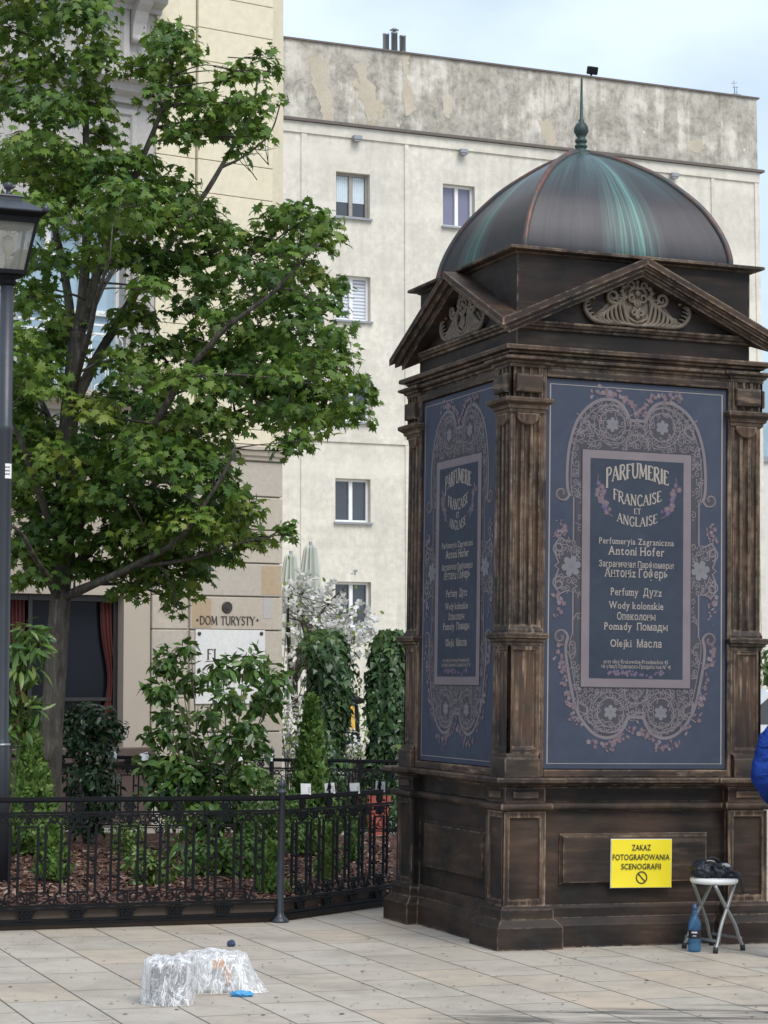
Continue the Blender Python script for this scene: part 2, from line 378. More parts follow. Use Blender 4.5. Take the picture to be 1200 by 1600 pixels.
# ------------------------------------------------------------------ ground
YAW = .3577; KC = Vector((1.3062, 14.8804, 0))
KU = Vector((math.cos(YAW), math.sin(YAW), 0)); KV = Vector((-math.sin(YAW), math.cos(YAW), 0))
def paving_mat():
    g = G('granite_paving')
    mp = g.n('Mapping'); g.l(g.co('Object'), mp.inputs[0])
    mp.inputs['Rotation'].default_value = (0, 0, -YAW-PI/2); mp.inputs['Location'].default_value = (.12, .193, 0)
    br = g.n('TexBrick', offset=.5, offset_frequency=2, squash=1); g.l(mp.outputs[0], br.inputs[0])
    br.inputs['Scale'].default_value = 1; br.inputs['Brick Width'].default_value = .68; br.inputs['Row Height'].default_value = .397
    br.inputs['Mortar Size'].default_value = .0060; br.inputs['Mortar Smooth'].default_value = .3
    br.inputs['Color1'].default_value = (0, 0, 0, 1); br.inputs['Color2'].default_value = (1, 1, 1, 1); br.inputs['Mortar'].default_value = (.5, .5, .5, 1)
    br.inputs['Bias'].default_value = 0.0
    slab = g.ramp(br.outputs['Color'], [(0.0, (.40, .35, .285)), (.35, (.465, .42, .35)), (.6, (.425, .385, .325)), (.85, (.47, .39, .29)), (1.0, (.445, .405, .345))])
    gr = g.noise(130, 3, .7); md = g.noise(3.0, 6, .62); bg_ = g.noise(.7, 4, .55)
    c = g.mix(g.ramp(gr, [(.34, .5), (.55, 0.0)]), slab, (.24, .215, .185))
    c = g.mix(g.ramp(md, [(.50, 0.0), (.70, .5)]), c, (.27, .245, .21))
    c = g.mix(g.ramp(bg_, [(.48, 0.0), (.7, .3)]), c, (.30, .265, .22))
    # dark drag marks and a spill, along the slabs near the camera
    sc = g.n('Mapping'); g.l(g.co('Object'), sc.inputs[0]); sc.inputs['Rotation'].default_value = (0, 0, -.30); sc.inputs['Scale'].default_value = (.8, 9, 1)
    s1 = g.noise(1.0, 6, .62, sc.outputs[0], .3)
    sx = g.n('SeparateXYZ'); g.l(g.co('Object'), sx.inputs[0])
    msk = g.math('MULTIPLY', g.ramp(sx.outputs[1], [(0, 1.0), (1, 1.0)]), 1.0)
    near = g.math('SUBTRACT', 1.0, g.math('ABSOLUTE', g.math('DIVIDE', g.math('SUBTRACT', g.math('SUBTRACT', sx.outputs[1], g.math('MULTIPLY', sx.outputs[0], .30)), 10.65), .38)))
    nx = g.ramp(g.math('ADD', g.math('MULTIPLY', sx.outputs[0], .5), .2), [(.25, 0.0), (.5, 1.0)])
    drag = g.math('MULTIPLY', g.math('MULTIPLY', g.ramp(near, [(0, 0.0), (.5, 1.0)]), nx), g.ramp(s1, [(.45, 0.0), (.55, .9)]))
    c = g.mix(drag, c, (.07, .066, .06))
    wear = g.noise(26, 4, .7)
    c = g.mix(g.ramp(wear, [(.66, 0.0), (.72, .7)]), c, (.17, .145, .115))
    damp = g.noise(1.3, 6, .65, None, .6); c = g.mix(g.ramp(damp, [(.46, 0.0), (.68, .55)]), c, (.23, .20, .16)); tiny = g.noise(9, 6, .7); c = g.mix(g.ramp(tiny, [(.50, 0.0), (.70, .35)]), c, (.24, .21, .175))
    vg = g.n('TexVoronoi'); vg.inputs['Scale'].default_value = 2.6; g.l(g.co(), vg.inputs['Vector']); c = g.mix(g.ramp(vg.outputs['Distance'], [(.035, .6), (.05, 0.0)]), c, (.12, .105, .09))
    mort = g.math('MULTIPLY', br.outputs['Fac'], .9)
    c = g.mix(mort, c, (.070, .058, .046))
    h = g.math('SUBTRACT', g.math('MULTIPLY', md, .3), br.outputs['Fac'])
    return g.out(c, g.ramp(md, [(.3, .62), (.7, .82)]), 0.0, g.bump(h, .5, .006), .3)
PAVE = paving_mat()
mb = MB(); mb.add([(-150, -30, 0), (150, -30, 0), (150, 300, 0), (-150, 300, 0)], [(0, 1, 2, 3)])
struct(mb.build('pavement', PAVE))

def mulch_mat():
    g = G('bark_mulch'); v = g.n('TexVoronoi'); v.inputs['Scale'].default_value = 34; g.l(g.co('Object', (1, .7, 1)), v.inputs[0])
    n = g.noise(3, 4); f = g.noise(60, 4)
    sv = g.n('SeparateColor'); g.l(v.outputs['Color'], sv.inputs[0])
    c = g.ramp(sv.outputs[0], [(0, (.025, .013, .010)), (.5, (.080, .038, .027)), (.85, (.135, .070, .048)), (1, (.21, .14, .10))])
    return g.out(g.mix(g.ramp(n, [(.4, .3), (.7, 0.0)]), c, (.04, .022, .016)), .9, 0.0, g.bump(g.math('ADD', v.outputs['Distance'], f), .9, .03), .2)
MULCH = mulch_mat()
CHIP = [plain('mulch_chip_dark', (.07, .034, .024), .85, 0, .4, 9, .2), plain('mulch_chip_red', (.15, .075, .05), .85, 0, .4, 9, .2), plain('mulch_chip_pale', (.27, .19, .14), .85, 0, .3, 9, .2)]
FP0 = Vector((-3.7, 13.704, 0)); FP1 = Vector((-.659, 15.088, 0)); FP2 = Vector((.10, 16.33, 0)); BACK_Y = 22.6
def bed_front(x):
    if x < FP1.x: return FP0.y+(FP1.y-FP0.y)*(x-FP0.x)/(FP1.x-FP0.x)
    return FP1.y+(FP2.y-FP1.y)*(x-FP1.x)/(FP2.x-FP1.x)
def bed_z(x, y):
    d = y-bed_front(x); e = min(1, max(0, min(d/.5, (BACK_Y-.1-y)/.4)))
    return .07 + e*(.05+.05*noise.noise(Vector((x*.9, y*.7, 3)))+.02*noise.noise(Vector((x*5, y*5, 1))))
mb = MB(); NX, NY = 70, 90; vs = []
for i in range(NX+1):
    x = -3.9+(.3+3.9)*i/NX; y0 = bed_front(min(x, .1))+.05
    if x > .1: y0 = bed_front(.1)+.05
    for j in range(NY+1):
        y = y0+(BACK_Y-.05-y0)*j/NY; vs.append((x, y, bed_z(min(x, .1), y)))
mb.add(vs, [(i*(NY+1)+j, (i+1)*(NY+1)+j, (i+1)*(NY+1)+j+1, i*(NY+1)+j+1) for i in range(NX) for j in range(NY)], 0, True)
bed = struct(mb.build('mulch_bed', MULCH)); 
mb = MB()
for k in range(9000):
    x = random.uniform(-3.7, .1); y = bed_front(x)+.06+random.random()**1.3*5.5; z = bed_z(x, y)+.006
    a = random.uniform(0, PI); l_ = random.uniform(.012, .04); wd = random.uniform(.005, .013)
    Mx = Matrix.Translation((x, y, z)) @ Matrix.Rotation(a, 4, 'Z') @ Matrix.Rotation(random.gauss(0, .5), 4, 'X') @ Matrix.Rotation(random.gauss(0, .35), 4, 'Y')
    mb.add([(-l_, -wd, 0), (l_*.9, -wd*.7, .002), (l_, wd*.8, 0), (-l_*.8, wd, .003)], [(0, 1, 2, 3)], random.choice((0, 0, 1, 1, 1, 2)), False, Mx)
struct(mb.build('bark_chips', CHIP, recalc=False), 'stuff')
mb = MB()
for k in range(620):
    x = random.uniform(-2.4, 3.2); y = random.uniform(10.4, 14.6)
    if y > bed_front(min(x, .1))-.05: continue
    r = random.uniform(.004, .011)*(1 if random.random() < .9 else 1.8); a = random.uniform(0, 6)
    mb.add([(x+r*math.cos(a+t)*random.uniform(.5, 1.2), y+r*math.sin(a+t)*random.uniform(.5, 1.2), .003+random.random()*.003) for t in (0, 1.3, 2.6, 3.9, 5.1)], [(0, 1, 2, 3, 4)], random.choice((0, 0, 0, 1)))
struct(mb.build('grit_and_debris', [plain('debris', (.10, .08, .06), .9), plain('pale_grit', (.5, .46, .4), .9)]), 'stuff')
#@@KIOSK
# ------------------------------------------------------------------ kiosk
kiosk = thing('wooden_kiosk', 'tall dark wooden kiosk with copper dome, pediments and blue perfume posters', 'kiosk', KC, YAW)
def outl(aw, ap, s, z):
    o = []
    for k in range(4):
        c, q = [(1, 0), (0, 1), (-1, 0), (0, -1)][k]
        for x, y in ((-ap, -ap), (-s, -ap), (-s, -aw), (s, -aw), (s, -ap)):
            o.append((x*c-y*q, x*q+y*c, z))
    return o
def sq(a, z): return [(-a, -a, z), (a, -a, z), (a, a, z), (-a, a, z)]
def loftpart(name, levels, mat, parent=kiosk):
    m = MB(); m.rings([outl(*l) if len(l) == 4 else sq(*l) for l in levels], 0, False, True)
    return m.build(name, mat, parent)
plinth = loftpart('plinth', [(.905,.985,.545,0),(.905,.985,.545,.135),(.90,.978,.55,.145),(.888,.956,.575,.172),(.885,.95,.583,.180),(.882,.945,.592,.184),(.882,.945,.592,.240),(.878,.938,.60,.250),(.868,.924,.628,.262)], W_P)
dado = loftpart('dado', [(.85,.902,.655,.25),(.85,.902,.655,.845)], W_P)
def side_xf(k): return Matrix.Rotation(-k*PI/2, 4, 'Z')      # 0 front, 1 left, 2 back, 3 right
def frame(m, x0, x1, z0, z1, y0, y1, b, bev, mi=0, M=None):
    """picture frame on a face at y=y0, proud to y1 (negative is outward), inner edge bevelled back"""
    O = [(x0, z0), (x1, z0), (x1, z1), (x0, z1)]; I = [(x0+b, z0+b), (x1-b, z0+b), (x1-b, z1-b), (x0+b, z1-b)]
    J = [(x0+b+bev, z0+b+bev), (x1-b-bev, z0+b+bev), (x1-b-bev, z1-b-bev), (x0+b+bev, z1-b-bev)]
    m.rings([[(x, y0, z) for x, z in O], [(x, y1, z) for x, z in O], [(x, y1, z) for x, z in I], [(x, y0-.001, z) for x, z in J]], mi, False, False, M)
for k in range(4):
    for s in (-1, 1):
        mb = MB(); x0, x1 = (-.92, -.64) if s < 0 else (.64, .92)
        frame(mb, x0, x1, .262, .838, -.90, -.92, .036, .008, 0, side_xf(k)); mb.build('pier_frame', W_V, kiosk)
for k in range(4):
    mb = MB(); M_ = side_xf(k); x0, x1, z0, z1 = -.505, .505, .392, .686
    rg = [[(x0-i, y, z0-i), (x1+i, y, z0-i), (x1+i, y, z1+i), (x0-i, y, z1+i)] for i, y in ((.012, -.848), (.012, -.858), (0, -.872), (-.004, -.884), (-.02, -.886), (-.02, -.886))]
    mb.rings(rg[:-1], 0, False, True, M_); mb.build('raised_panel', W_H, kiosk)
tor = [(.86,.924,.635,.842)]
for i in range(9):
    a = -PI/2+PI*i/8; tor.append((.872+.026*math.cos(a), .930+.026*math.cos(a), .625-.02*math.cos(a), .868+.024*math.sin(a)))
tor.append((.86,.924,.635,.894))
loftpart('torus_moulding', tor, W_H)
loftpart('base_frieze', [(.852,.915,.642,.89),(.852,.915,.642,.985),(.87,.93,.625,.992),(.885,.945,.60,1.005)], W_P)
for k in range(4):
    for s in (-1, 1):
        mb = MB(); mb.rbox(s*.778-.085, s*.778+.085, -.93, -.91, .918, .962, .006, 0, side_xf(k)); mb.build('frieze_tablet', W_B, kiosk)
loftpart('shelf', [(.90,.955,.59,1.003),(.94,.985,.56,1.010),(.968,1.0,.542,1.016),(.972,1.004,.538,1.022),(.972,1.004,.538,1.040),(.966,.998,.544,1.047)], W_H)
# body
mb = MB(); mb.rings([sq(.845, 1.04), sq(.845, 3.72)]); mb.build('body_wall', W_D, kiosk)
for k in range(4):
    mb = MB(); Mx = side_xf(k)
    for s in (-1, 1):
        mb = MB(); xa, xb = (.646, .672) if s > 0 else (-.672, -.646); mb.rbox(xa, xb, -.892, -.84, 1.047, 3.60, .006, 0, Mx)
        xa, xb = (.673, .70) if s > 0 else (-.70, -.673); mb.rbox(xa, xb, -.876, -.84, 1.047, 3.60, .005, 0, Mx); mb.build('door_frame', W_V, kiosk)
    mb = MB(); mb.rbox(-.645, .645, -.892, -.84, 3.553, 3.602, .006, 0, Mx); mb.build('door_rail', W_H, kiosk)
    mb = MB(); mb.rbox(-.645, .645, -.894, -.84, 1.047, 1.094, .006, 0, Mx); mb.build('door_rail', W_B, kiosk)
# four pilasters, built for the near corner and turned
def rr(o, i, z): return [(-o, -o, z), (-i, -o, z), (-i, -i, z), (-o, -i, z)]
def pil_parts():
    base = MB(); base.rings([rr(.915,.688,1.045), rr(.918,.685,1.05), rr(.918,.685,1.158), rr(.912,.69,1.166), rr(.905,.69,1.168), rr(.903,.685,1.188), rr(.895,.68,1.194)])
    die = MB(); die.rings([rr(.872,.69,1.19), rr(.872,.69,1.87)])
    for q in (0, 1):
        Mx = Matrix.Identity(4) if q == 0 else Matrix(((0, 1, 0, 0), (1, 0, 0, 0), (0, 0, 1, 0), (0, 0, 0, 1)))
        frame(die, -.89, -.672, 1.195, 1.862, -.872, -.89, .026, .016, 0, Mx)
    cap = MB(); cap.rings([rr(.888,.675,1.855), rr(.895,.668,1.862), rr(.895,.668,1.875), rr(.912,.655,1.888), rr(.914,.652,1.898), rr(.938,.64,1.908), rr(.940,.638,1.932), rr(.932,.645,1.938)])
    # fluted shaft
    a0, a1 = .885, .668; fl = []
    wd = a0-a1; nfl = 3; gw = .044; mar = .026; gap = (wd-2*mar-nfl*gw)/(nfl-1)
    side = [(-a0, -a0)]
    for i in range(nfl):
        x = -a0+mar+i*(gw+gap)
        for j in range(7):
            t = j/6; side.append((x+gw*t, -a0+.026*math.sin(PI*t)**.7))
    side.append((-a1, -a0))
    other = [(y, x) for x, y in reversed(side)]
    sec = side + [(-a1, -a1)] + other[:-1]
    sh = MB(); sh.rings([[(x, y, z) for x, y in sec] for z in (1.958, 3.315)])
    # toe of the shaft: scalloped block
    toe = [rr(.897,.66,1.936), rr(.897,.66,1.955), rr(.884,.669,1.985)]
    sh.rings(toe)
    # tongue under the capital on both faces
    tg = MB()
    for q in (0, 1):
        Mx = Matrix.Identity(4) if q == 0 else Matrix(((0, 1, 0, 0), (1, 0, 0, 0), (0, 0, 1, 0), (0, 0, 0, 1)))
        cx = -(a0+a1)/2; pts = [(cx+.078*math.cos(PI+PI*i/14), 3.312+.072*math.sin(PI+PI*i/14)) for i in range(15)]
        n = len(pts); tg.rings([[(x, -.882, z) for x, z in pts], [(x, -.902, z) for x, z in pts], [(cx+(x-cx)*.9, -.906, 3.312+(z-3.312)*.9) for x, z in pts]], 0, False, True, Mx)
    cp_ = MB(); cp_.rings([rr(.886,.668,3.305), rr(.90,.66,3.318), rr(.90,.66,3.333), rr(.915,.65,3.342), rr(.917,.65,3.357), rr(.925,.64,3.364), rr(.945,.628,3.378), rr(.948,.625,3.383), rr(.948,.625,3.402), rr(.938,.635,3.408)])
    im = MB(); im.rings([rr(.880,.67,3.40), rr(.880,.67,3.64)])
    for q in (0, 1):
        Mx = Matrix.Identity(4) if q == 0 else Matrix(((0, 1, 0, 0), (1, 0, 0, 0), (0, 0, 1, 0), (0, 0, 0, 1)))
        for x0, x1 in ((-.895, -.862), (-.824, -.807), (-.767, -.750), (-.705, -.676)):
            im.box(x0, x1, -.895, -.878, 3.408, 3.632, 0, Mx)
    bl = MB()
    for q in (0, 1):
        Mx = Matrix.Identity(4) if q == 0 else Matrix(((0, 1, 0, 0), (1, 0, 0, 0), (0, 0, 1, 0), (0, 0, 0, 1)))
        x0, x1, z0, z1 = -.868, -.69, 3.442, 3.558
        bl.rings([[(x0+i, y, z0+i), (x1-i, y, z0+i), (x1-i, y, z1-i), (x0+i, y, z1-i)] for i, y in ((.004, -.89), (0, -.90), (0, -.922), (.006, -.931), (.018, -.936))], 0, False, True, Mx)
    return base, die, cap, sh, tg, cp_, im, bl
base, die, cap, sh, tg, cp_, im, bl = pil_parts()
protos = None
for k in range(4):
    if protos is None:
        p = die.build('pilaster', W_V, kiosk)
        kids = [base.build('base_block', W_B, p), cap.build('ledge', W_H, p), sh.build('fluted_shaft', W_V, p), tg.build('tongue', W_V, p), cp_.build('capital', W_H, p), im.build('impost', W_V, p), bl.build('impost_block', W_B, p)]
        protos = (p, kids)
    else:
        p = protos[0].copy(); COL.objects.link(p); p.parent = kiosk; p.rotation_euler = (0, 0, k*PI/2)
        for c in protos[1]:
            d = c.copy(); COL.objects.link(d); d.parent = p
loftpart('architrave', [(.865,.893,.668,3.598),(.874,.900,.66,3.604),(.874,.900,.66,3.618),(.888,.915,.645,3.626),(.890,.918,.642,3.636),(.915,.943,.61,3.645),(.92,.95,.60,3.650),(.92,.95,.60,3.664),(.905,.93,.63,3.669)], W_H)
loftpart('cornice', [(.86,3.660),(.882,3.668),(.885,3.682),(.905,3.690),(.908,3.700),(.940,3.706),(.946,3.711),(.946,3.733),(.938,3.738),(.83,3.752)], W_H)
loftpart('frieze', [(.832,3.745),(.832,3.86)], W_D)
loftpart('pediment_ledge', [(.835,3.848),(.852,3.856),(.854,3.868),(.872,3.876),(.876,3.888),(.888,3.892),(.890,3.904),(.83,3.912)], W_H)
loftpart('attic', [(.833,3.90),(.833,4.345)], W_D)
loftpart('attic_cornice', [(.835,4.328),(.848,4.334),(.855,4.342),(.895,4.348),(.906,4.353),(.906,4.368),(.898,4.373)], W_H)
loftpart('dome_curb', [(.79,4.370),(.79,4.384),(.782,4.390)], W_D)
# relief
def spiral(cx, cz, r0, r1, a0, turns, n=22, flip=1):
    return [(cx+flip*(r0+(r1-r0)*i/n)*math.cos(a0+turns*2*PI*i/n), cz+(r0+(r1-r0)*i/n)*math.sin(a0+turns*2*PI*i/n)) for i in range(n+1)]
def relief_mesh():
    m = MB()
    def strand(pts, r0, r1, y=-.848):
        n = len(pts); m.tube([(x, y-.012*math.sin(PI*i/(n-1)), z) for i, (x, z) in enumerate(pts)], [r0+(r1-r0)*i/(n-1) for i in range(n)], 7)
    for s in (-1, 1):
        def c(pts): return [(s*x, z) for x, z in pts]
        # end leaf: curved plume with lobes
        sp = [(.16, 3.935), (.24, 3.93), (.315, 3.945), (.36, 3.985), (.375, 4.03), (.36, 4.075), (.325, 4.095), (.30, 4.08)]
        sp = [(p.x, p.y) for p in catmull([(a, b, 0) for a, b in sp], 26)]
        strand(c(sp), .018, .010)
        for i in range(8, 24, 2):
            x, z = sp[i]; strand(c([(x, z), (x-.022, z+.012), (x-.045, z+.008+.0012*i)]), .010, .004)
        # big scallop of acanthus strands
        for i in range(7):
            t = i/6; x0 = .035+.19*t; top = 4.115-.018*i
            pts = [(p.x, p.y) for p in catmull([(.03+.17*t, 3.925, 0), (.075+.195*t, 3.955-.002*i, 0), (.10+.17*t, top-.045, 0), (.065+.165*t, top, 0)], 12)]
            strand(c(pts), .015, .009)
        strand(c(spiral(.262, 3.965, .026, .006, -1.0, 1.3)), .011, .006)
        # upper scroll
        strand(c([(.105, 4.07)]+[(.125, 4.055), (.155, 4.06)]+spiral(.175, 4.105, .042, .010, -1.4, 1.35)), .015, .008)
        strand(c(spiral(.135, 4.09, .02, .006, 2.4, 1.1)), .009, .005)
        # drops beside the mask
        for i in range(4):
            strand(c([(.085+.008*i, 3.965+.03*i), (.098+.006*i, 4.02+.02*i), (.088, 4.09+.012*i)]), .010, .006)
        for i in range(3):
            x, z = .095+.012*(i % 2), 4.115+.028*i
            for a in range(5): strand(c([(x, z), (x+.018*math.cos(a*1.256), z+.018*math.sin(a*1.256))]), .009, .006)
        # mask: cheek, brow, eye scrolls, beard scroll
        strand(c(spiral(.040, 4.105, .030, .008, 3.6, 1.2)), .011, .007)
        strand(c(spiral(.026, 4.010, .026, .007, 1.4, 1.25)), .012, .007)
        strand(c([(.0, 4.165), (.03, 4.17), (.055, 4.15), (.06, 4.12)]), .013, .008)
        strand(c(spiral(.045, 4.185, .028, .008, -.6, 1.2)), .010, .006)
        strand(c([(.012, 4.04), (.02, 4.065), (.016, 4.10)]), .010, .007)
        strand(c([(.0, 3.945), (.035, 3.955), (.065, 3.975), (.075, 4.005)]), .013, .008)
        strand(c([(.0, 3.925), (.05, 3.928), (.11, 3.932), (.17, 3.93)]), .014, .012)
    strand([(0, 4.03), (0, 4.06), (0, 4.10)], .014, .010)
    for x, z, r in ((0, 4.21, .016), (0, 4.135, .022), (0, 3.98, .02), (0, 4.185, .014)):
        m.lathe([(r*math.cos(t)+.0001, r*math.sin(t)) for t in (-1.57, -.8, 0, .8, 1.57)], 8, 0, True, Matrix.Translation((x, -.852, z)))
    # low ground of the carving
    pts = [(-.30, 3.915), (.30, 3.915), (.33, 3.96), (.25, 4.02), (.17, 4.11), (.08, 4.15), (.05, 4.20), (-.05, 4.20), (-.08, 4.15), (-.17, 4.11), (-.25, 4.02), (-.33, 3.96)]
    m.rings([[(x, -.828, z) for x, z in pts], [(x*.96, -.840, 4.02+(z-4.02)*.94) for x, z in pts]], 0, False, True)
    return m
relief = relief_mesh(); pedp = None
Z0, RISE = 3.885, .46
for k in range(4):
    if pedp is None:
        mb = MB()
        zf = lambda x, off: Z0+RISE*(1-abs(x))-off
        for a, o0, o1, tex in ((1.0, 0, .046, 0), (.968, .044, .078, 0), (.930, .076, .112, 0)):
            for s in (-1, 1):
                A_ = [(s*a, -a), (0, -a), (0, -.80), (s*.80, -.80)]
                t_ = [(x, y, zf(x, o0)) for x, y in A_]; b_ = [(x, y, zf(x, o1)) for x, y in A_]
                mb.rings([b_, t_], 0, False, True)
        ped = mb.build('pediment', W_H, kiosk)
        mb = MB(); mb.rings([[(-.835, y, 3.9), (.835, y, 3.9), (.835, y, 3.92), (0, y, 4.26), (-.835, y, 3.92)] for y in (-.836, -.80)]); ty = mb.build('tympanum', W_D, ped)
        rl = relief.build('carved_relief', PLASTER, ped); rl['label'] = 'grey brown carved mask between acanthus scrolls'
        pedp = (ped, [ty, rl])
    else:
        ped = pedp[0].copy(); COL.objects.link(ped); ped.parent = kiosk; ped.rotation_euler = (0, 0, k*PI/2)
        for c in pedp[1]:
            d = c.copy(); COL.objects.link(d); d.parent = ped
# dome
prof = [(p.x, p.y) for p in catmull([(.738,4.386,0),(.737,4.44,0),(.715,4.54,0),(.672,4.655,0),(.60,4.79,0),(.495,4.922,0),(.385,5.033,0),(.22,5.15,0),(.11,5.205,0),(.03,5.238,0)], 36)]
me_v, me_f, uvs = [], [], []
NL = 16
for k in range(4):
    Mx = side_xf(k); o = len(me_v)
    for i, (w_, z) in enumerate(prof):
        for j in range(NL+1):
            u = -1+2*j/NL; bul = 1.0
            me_v.append(Mx @ Vector((u*w_, -w_, z))); uvs.append((u*(1 if k == 0 else .96)+(0 if k == 0 else .30*k if k == 1 else .4)-(.0), i/(len(prof)-1)+ (0)))
    for i in range(len(prof)-1):
        for j in range(NL): me_f.append((o+i*(NL+1)+j, o+i*(NL+1)+j+1, o+(i+1)*(NL+1)+j+1, o+(i+1)*(NL+1)+j))
me = bpy.data.meshes.new('dome'); me.from_pydata([tuple(v) for v in me_v], [], me_f); me.materials.append(COPPER)
ul = me.uv_layers.new(name='UVMap')
for lp in me.loops: ul.data[lp.index].uv = uvs[lp.vertex_index]
for p in me.polygons: p.use_smooth = True
dome = link('dome', me, kiosk)
for k in range(4):
    mb = MB(); Mx = side_xf(k)
    mb.tube([Mx @ Vector((-w_-.002, -w_-.002, z)) for w_, z in prof], .021, 8); mb.build('dome_rib', RIB, dome)
mb = MB(); mb.rings([sq(.752, 4.384), sq(.752, 4.400), sq(.742, 4.402)]); mb.build('dome_flashing', RIB, dome)
mb = MB(); mb.lathe([(.10,5.20),(.075,5.235),(.05,5.248),(.05,5.258),(.035,5.264),(.035,5.275),(.043,5.28),(.045,5.292),(.033,5.30),(.030,5.308),(.041,5.315),(.043,5.328),(.034,5.338),(.026,5.348),(.036,5.362),(.049,5.385),(.051,5.402),(.046,5.425),(.030,5.448),(.018,5.456),(.020,5.47),(.011,5.48),(.009,5.60),(.007,5.755),(.002,5.772)], 16)
mb.build('finial', VERD, kiosk)

# ---------- printed posters
def spts(pts, n=40): return [(p.x, p.y) for p in catmull([(a, b, 0) for a, b in pts], n)]
def inside(p, poly):
    x, y = p; c = False; n = len(poly)
    for i in range(n):
        x0, y0 = poly[i]; x1, y1 = poly[i-1]
        if (y0 > y) != (y1 > y) and x < (x1-x0)*(y-y0)/(y1-y0)+x0: c = not c
    return c
def flower(m, x, z, r, d, mi=7, petals=5, rot=0.0):
    pts = []
    for i in range(petals*6):
        a = rot+2*PI*i/(petals*6); rad = r*(.62+.38*abs(math.cos(petals*(a-rot)/2))**.6); pts.append((x+rad*math.cos(a), z+rad*math.sin(a)))
    m.poly(pts, d, mi)
    m.poly([(x+r*.24*math.cos(t*PI/4), z+r*.24*math.sin(t*PI/4)) for t in range(8)], d+.0003, 3 if mi == 7 else 5)
# strokes for hand-drawn serif capitals: list of (points, thick?)
GL = {
 'P': (.62, [([(.14, 0), (.14, 1)], 1), ([(.14, .97), (.42, .99), (.56, .78), (.42, .52), (.14, .50)], .7)]),
 'A': (.74, [([(.08, 0), (.36, 1)], .5), ([(.36, 1), (.66, 0)], 1), ([(.18, .36), (.56, .36)], .45)]),
 'R': (.70, [([(.14, 0), (.14, 1)], 1), ([(.14, .97), (.42, .98), (.54, .77), (.42, .54), (.14, .52)], .7), ([(.30, .52), (.50, .20), (.66, -.10)], .9)]),
 'F': (.58, [([(.14, 0), (.14, 1)], 1), ([(.14, .97), (.54, .97), (.56, .84)], .55), ([(.14, .54), (.42, .54)], .5)]),
 'U': (.72, [([(.13, 1), (.13, .28), (.24, .05), (.36, .0), (.50, .06), (.60, .28), (.60, 1)], .8)]),
 'M': (.90, [([(.12, 0), (.16, 1)], .55), ([(.16, 1), (.44, .12)], 1), ([(.44, .12), (.72, 1)], .5), ([(.72, 1), (.78, 0)], 1)]),
 'E': (.60, [([(.14, 0), (.14, 1)], 1), ([(.14, .97), (.50, .97), (.53, .84)], .55), ([(.14, .53), (.42, .53)], .5), ([(.14, .03), (.52, .03), (.56, .17)], .55)]),
 'I': (.32, [([(.16, 0), (.16, 1)], 1)]),
 'N': (.78, [([(.13, 0), (.13, 1)], .55), ([(.13, 1), (.62, 0)], 1), ([(.62, 0), (.62, 1)], .55)]),
 'C': (.68, [([(.60, .80), (.48, .98), (.32, 1), (.14, .80), (.09, .5), (.14, .2), (.32, 0), (.48, .02), (.62, .2)], .8)]),
 'S': (.56, [([(.48, .84), (.36, .99), (.20, .98), (.10, .80), (.18, .60), (.38, .46), (.48, .28), (.40, .06), (.22, 0), (.08, .16)], .8)]),
 'G': (.70, [([(.60, .80), (.48, .98), (.32, 1), (.14, .80), (.09, .5), (.14, .2), (.32, 0), (.52, .05), (.58, .2), (.58, .42)], .8), ([(.42, .42), (.66, .42)], .5)]),
 'L': (.58, [([(.14, 0), (.14, 1)], 1), ([(.14, .03), (.50, .03), (.55, .2)], .55)]),
 'T': (.64, [([(.32, 0), (.32, 1)], 1), ([(.05, .84), (.07, .97), (.57, .97), (.59, .84)], .55)]),
 'D': (.74, [([(.14, 0), (.14, 1)], 1), ([(.14, .97), (.42, .95), (.62, .72), (.64, .5), (.62, .28), (.42, .05), (.14, .03)], .75)]),
 'O': (.80, [([(.40, 1), (.18, .86), (.08, .5), (.18, .14), (.40, 0), (.62, .14), (.72, .5), (.62, .86), (.40, 1)], .8)]),
 'Y': (.70, [([(.06, 1), (.35, .5)], 1), ([(.63, 1), (.35, .5)], .5), ([(.35, .52), (.35, 0)], 1)]),
 ' ': (.40, [])}
SER = {'P': [(.14, 0)], 'A': [(.08, 0), (.66, 0)], 'R': [(.14, 0)], 'F': [(.14, 0)], 'U': [(.13, 1), (.60, 1)], 'M': [(.12, 0), (.78, 0), (.12, 1)], 'E': [], 'I': [(.16, 0), (.16, 1)], 'N': [(.13, 0), (.62, 1), (.08, 1)], 'L': [(.14, 1)], 'T': [(.32, 0)], 'D': [], 'Y': [(.35, 0), (.06, 1), (.63, 1)]}
def caps(m, word, width, height, xf, d, mi, thick=.13, first=1.0):
    tot = sum(GL[c][0] for c in word); sx = width/tot; x = -width/2
    for i, c in enumerate(word):
        wd, st = GL[c]
        hs = first if i == 0 else 1.0
        for pts, th in st:
            P2 = spts(pts, 14) if len(pts) > 3 else [(pts[0][0]+(pts[1][0]-pts[0][0])*j/6, pts[0][1]+(pts[1][1]-pts[0][1])*j/6) for j in range(7)] if len(pts) == 2 else pts
            if i == 0 and first != 1: P2 = [(a, b if b > .45 else .45-(.45-b)*first) for a, b in P2]
            m.ribbon([xf(x+a*sx, b*height) for a, b in P2], thick*th*height*.9, d, mi)
        for a, b in SER.get(c, []):
            if i == 0 and first != 1 and b < .5: b = .45-(.45-b)*first
            m.ribbon([xf(x+(a-.11)*sx, b*height), xf(x+a*sx, b*height+(.012*height if b == 0 else -.012*height)), xf(x+(a+.11)*sx, b*height)], thick*.42*height, d, mi)
        x += wd*sx
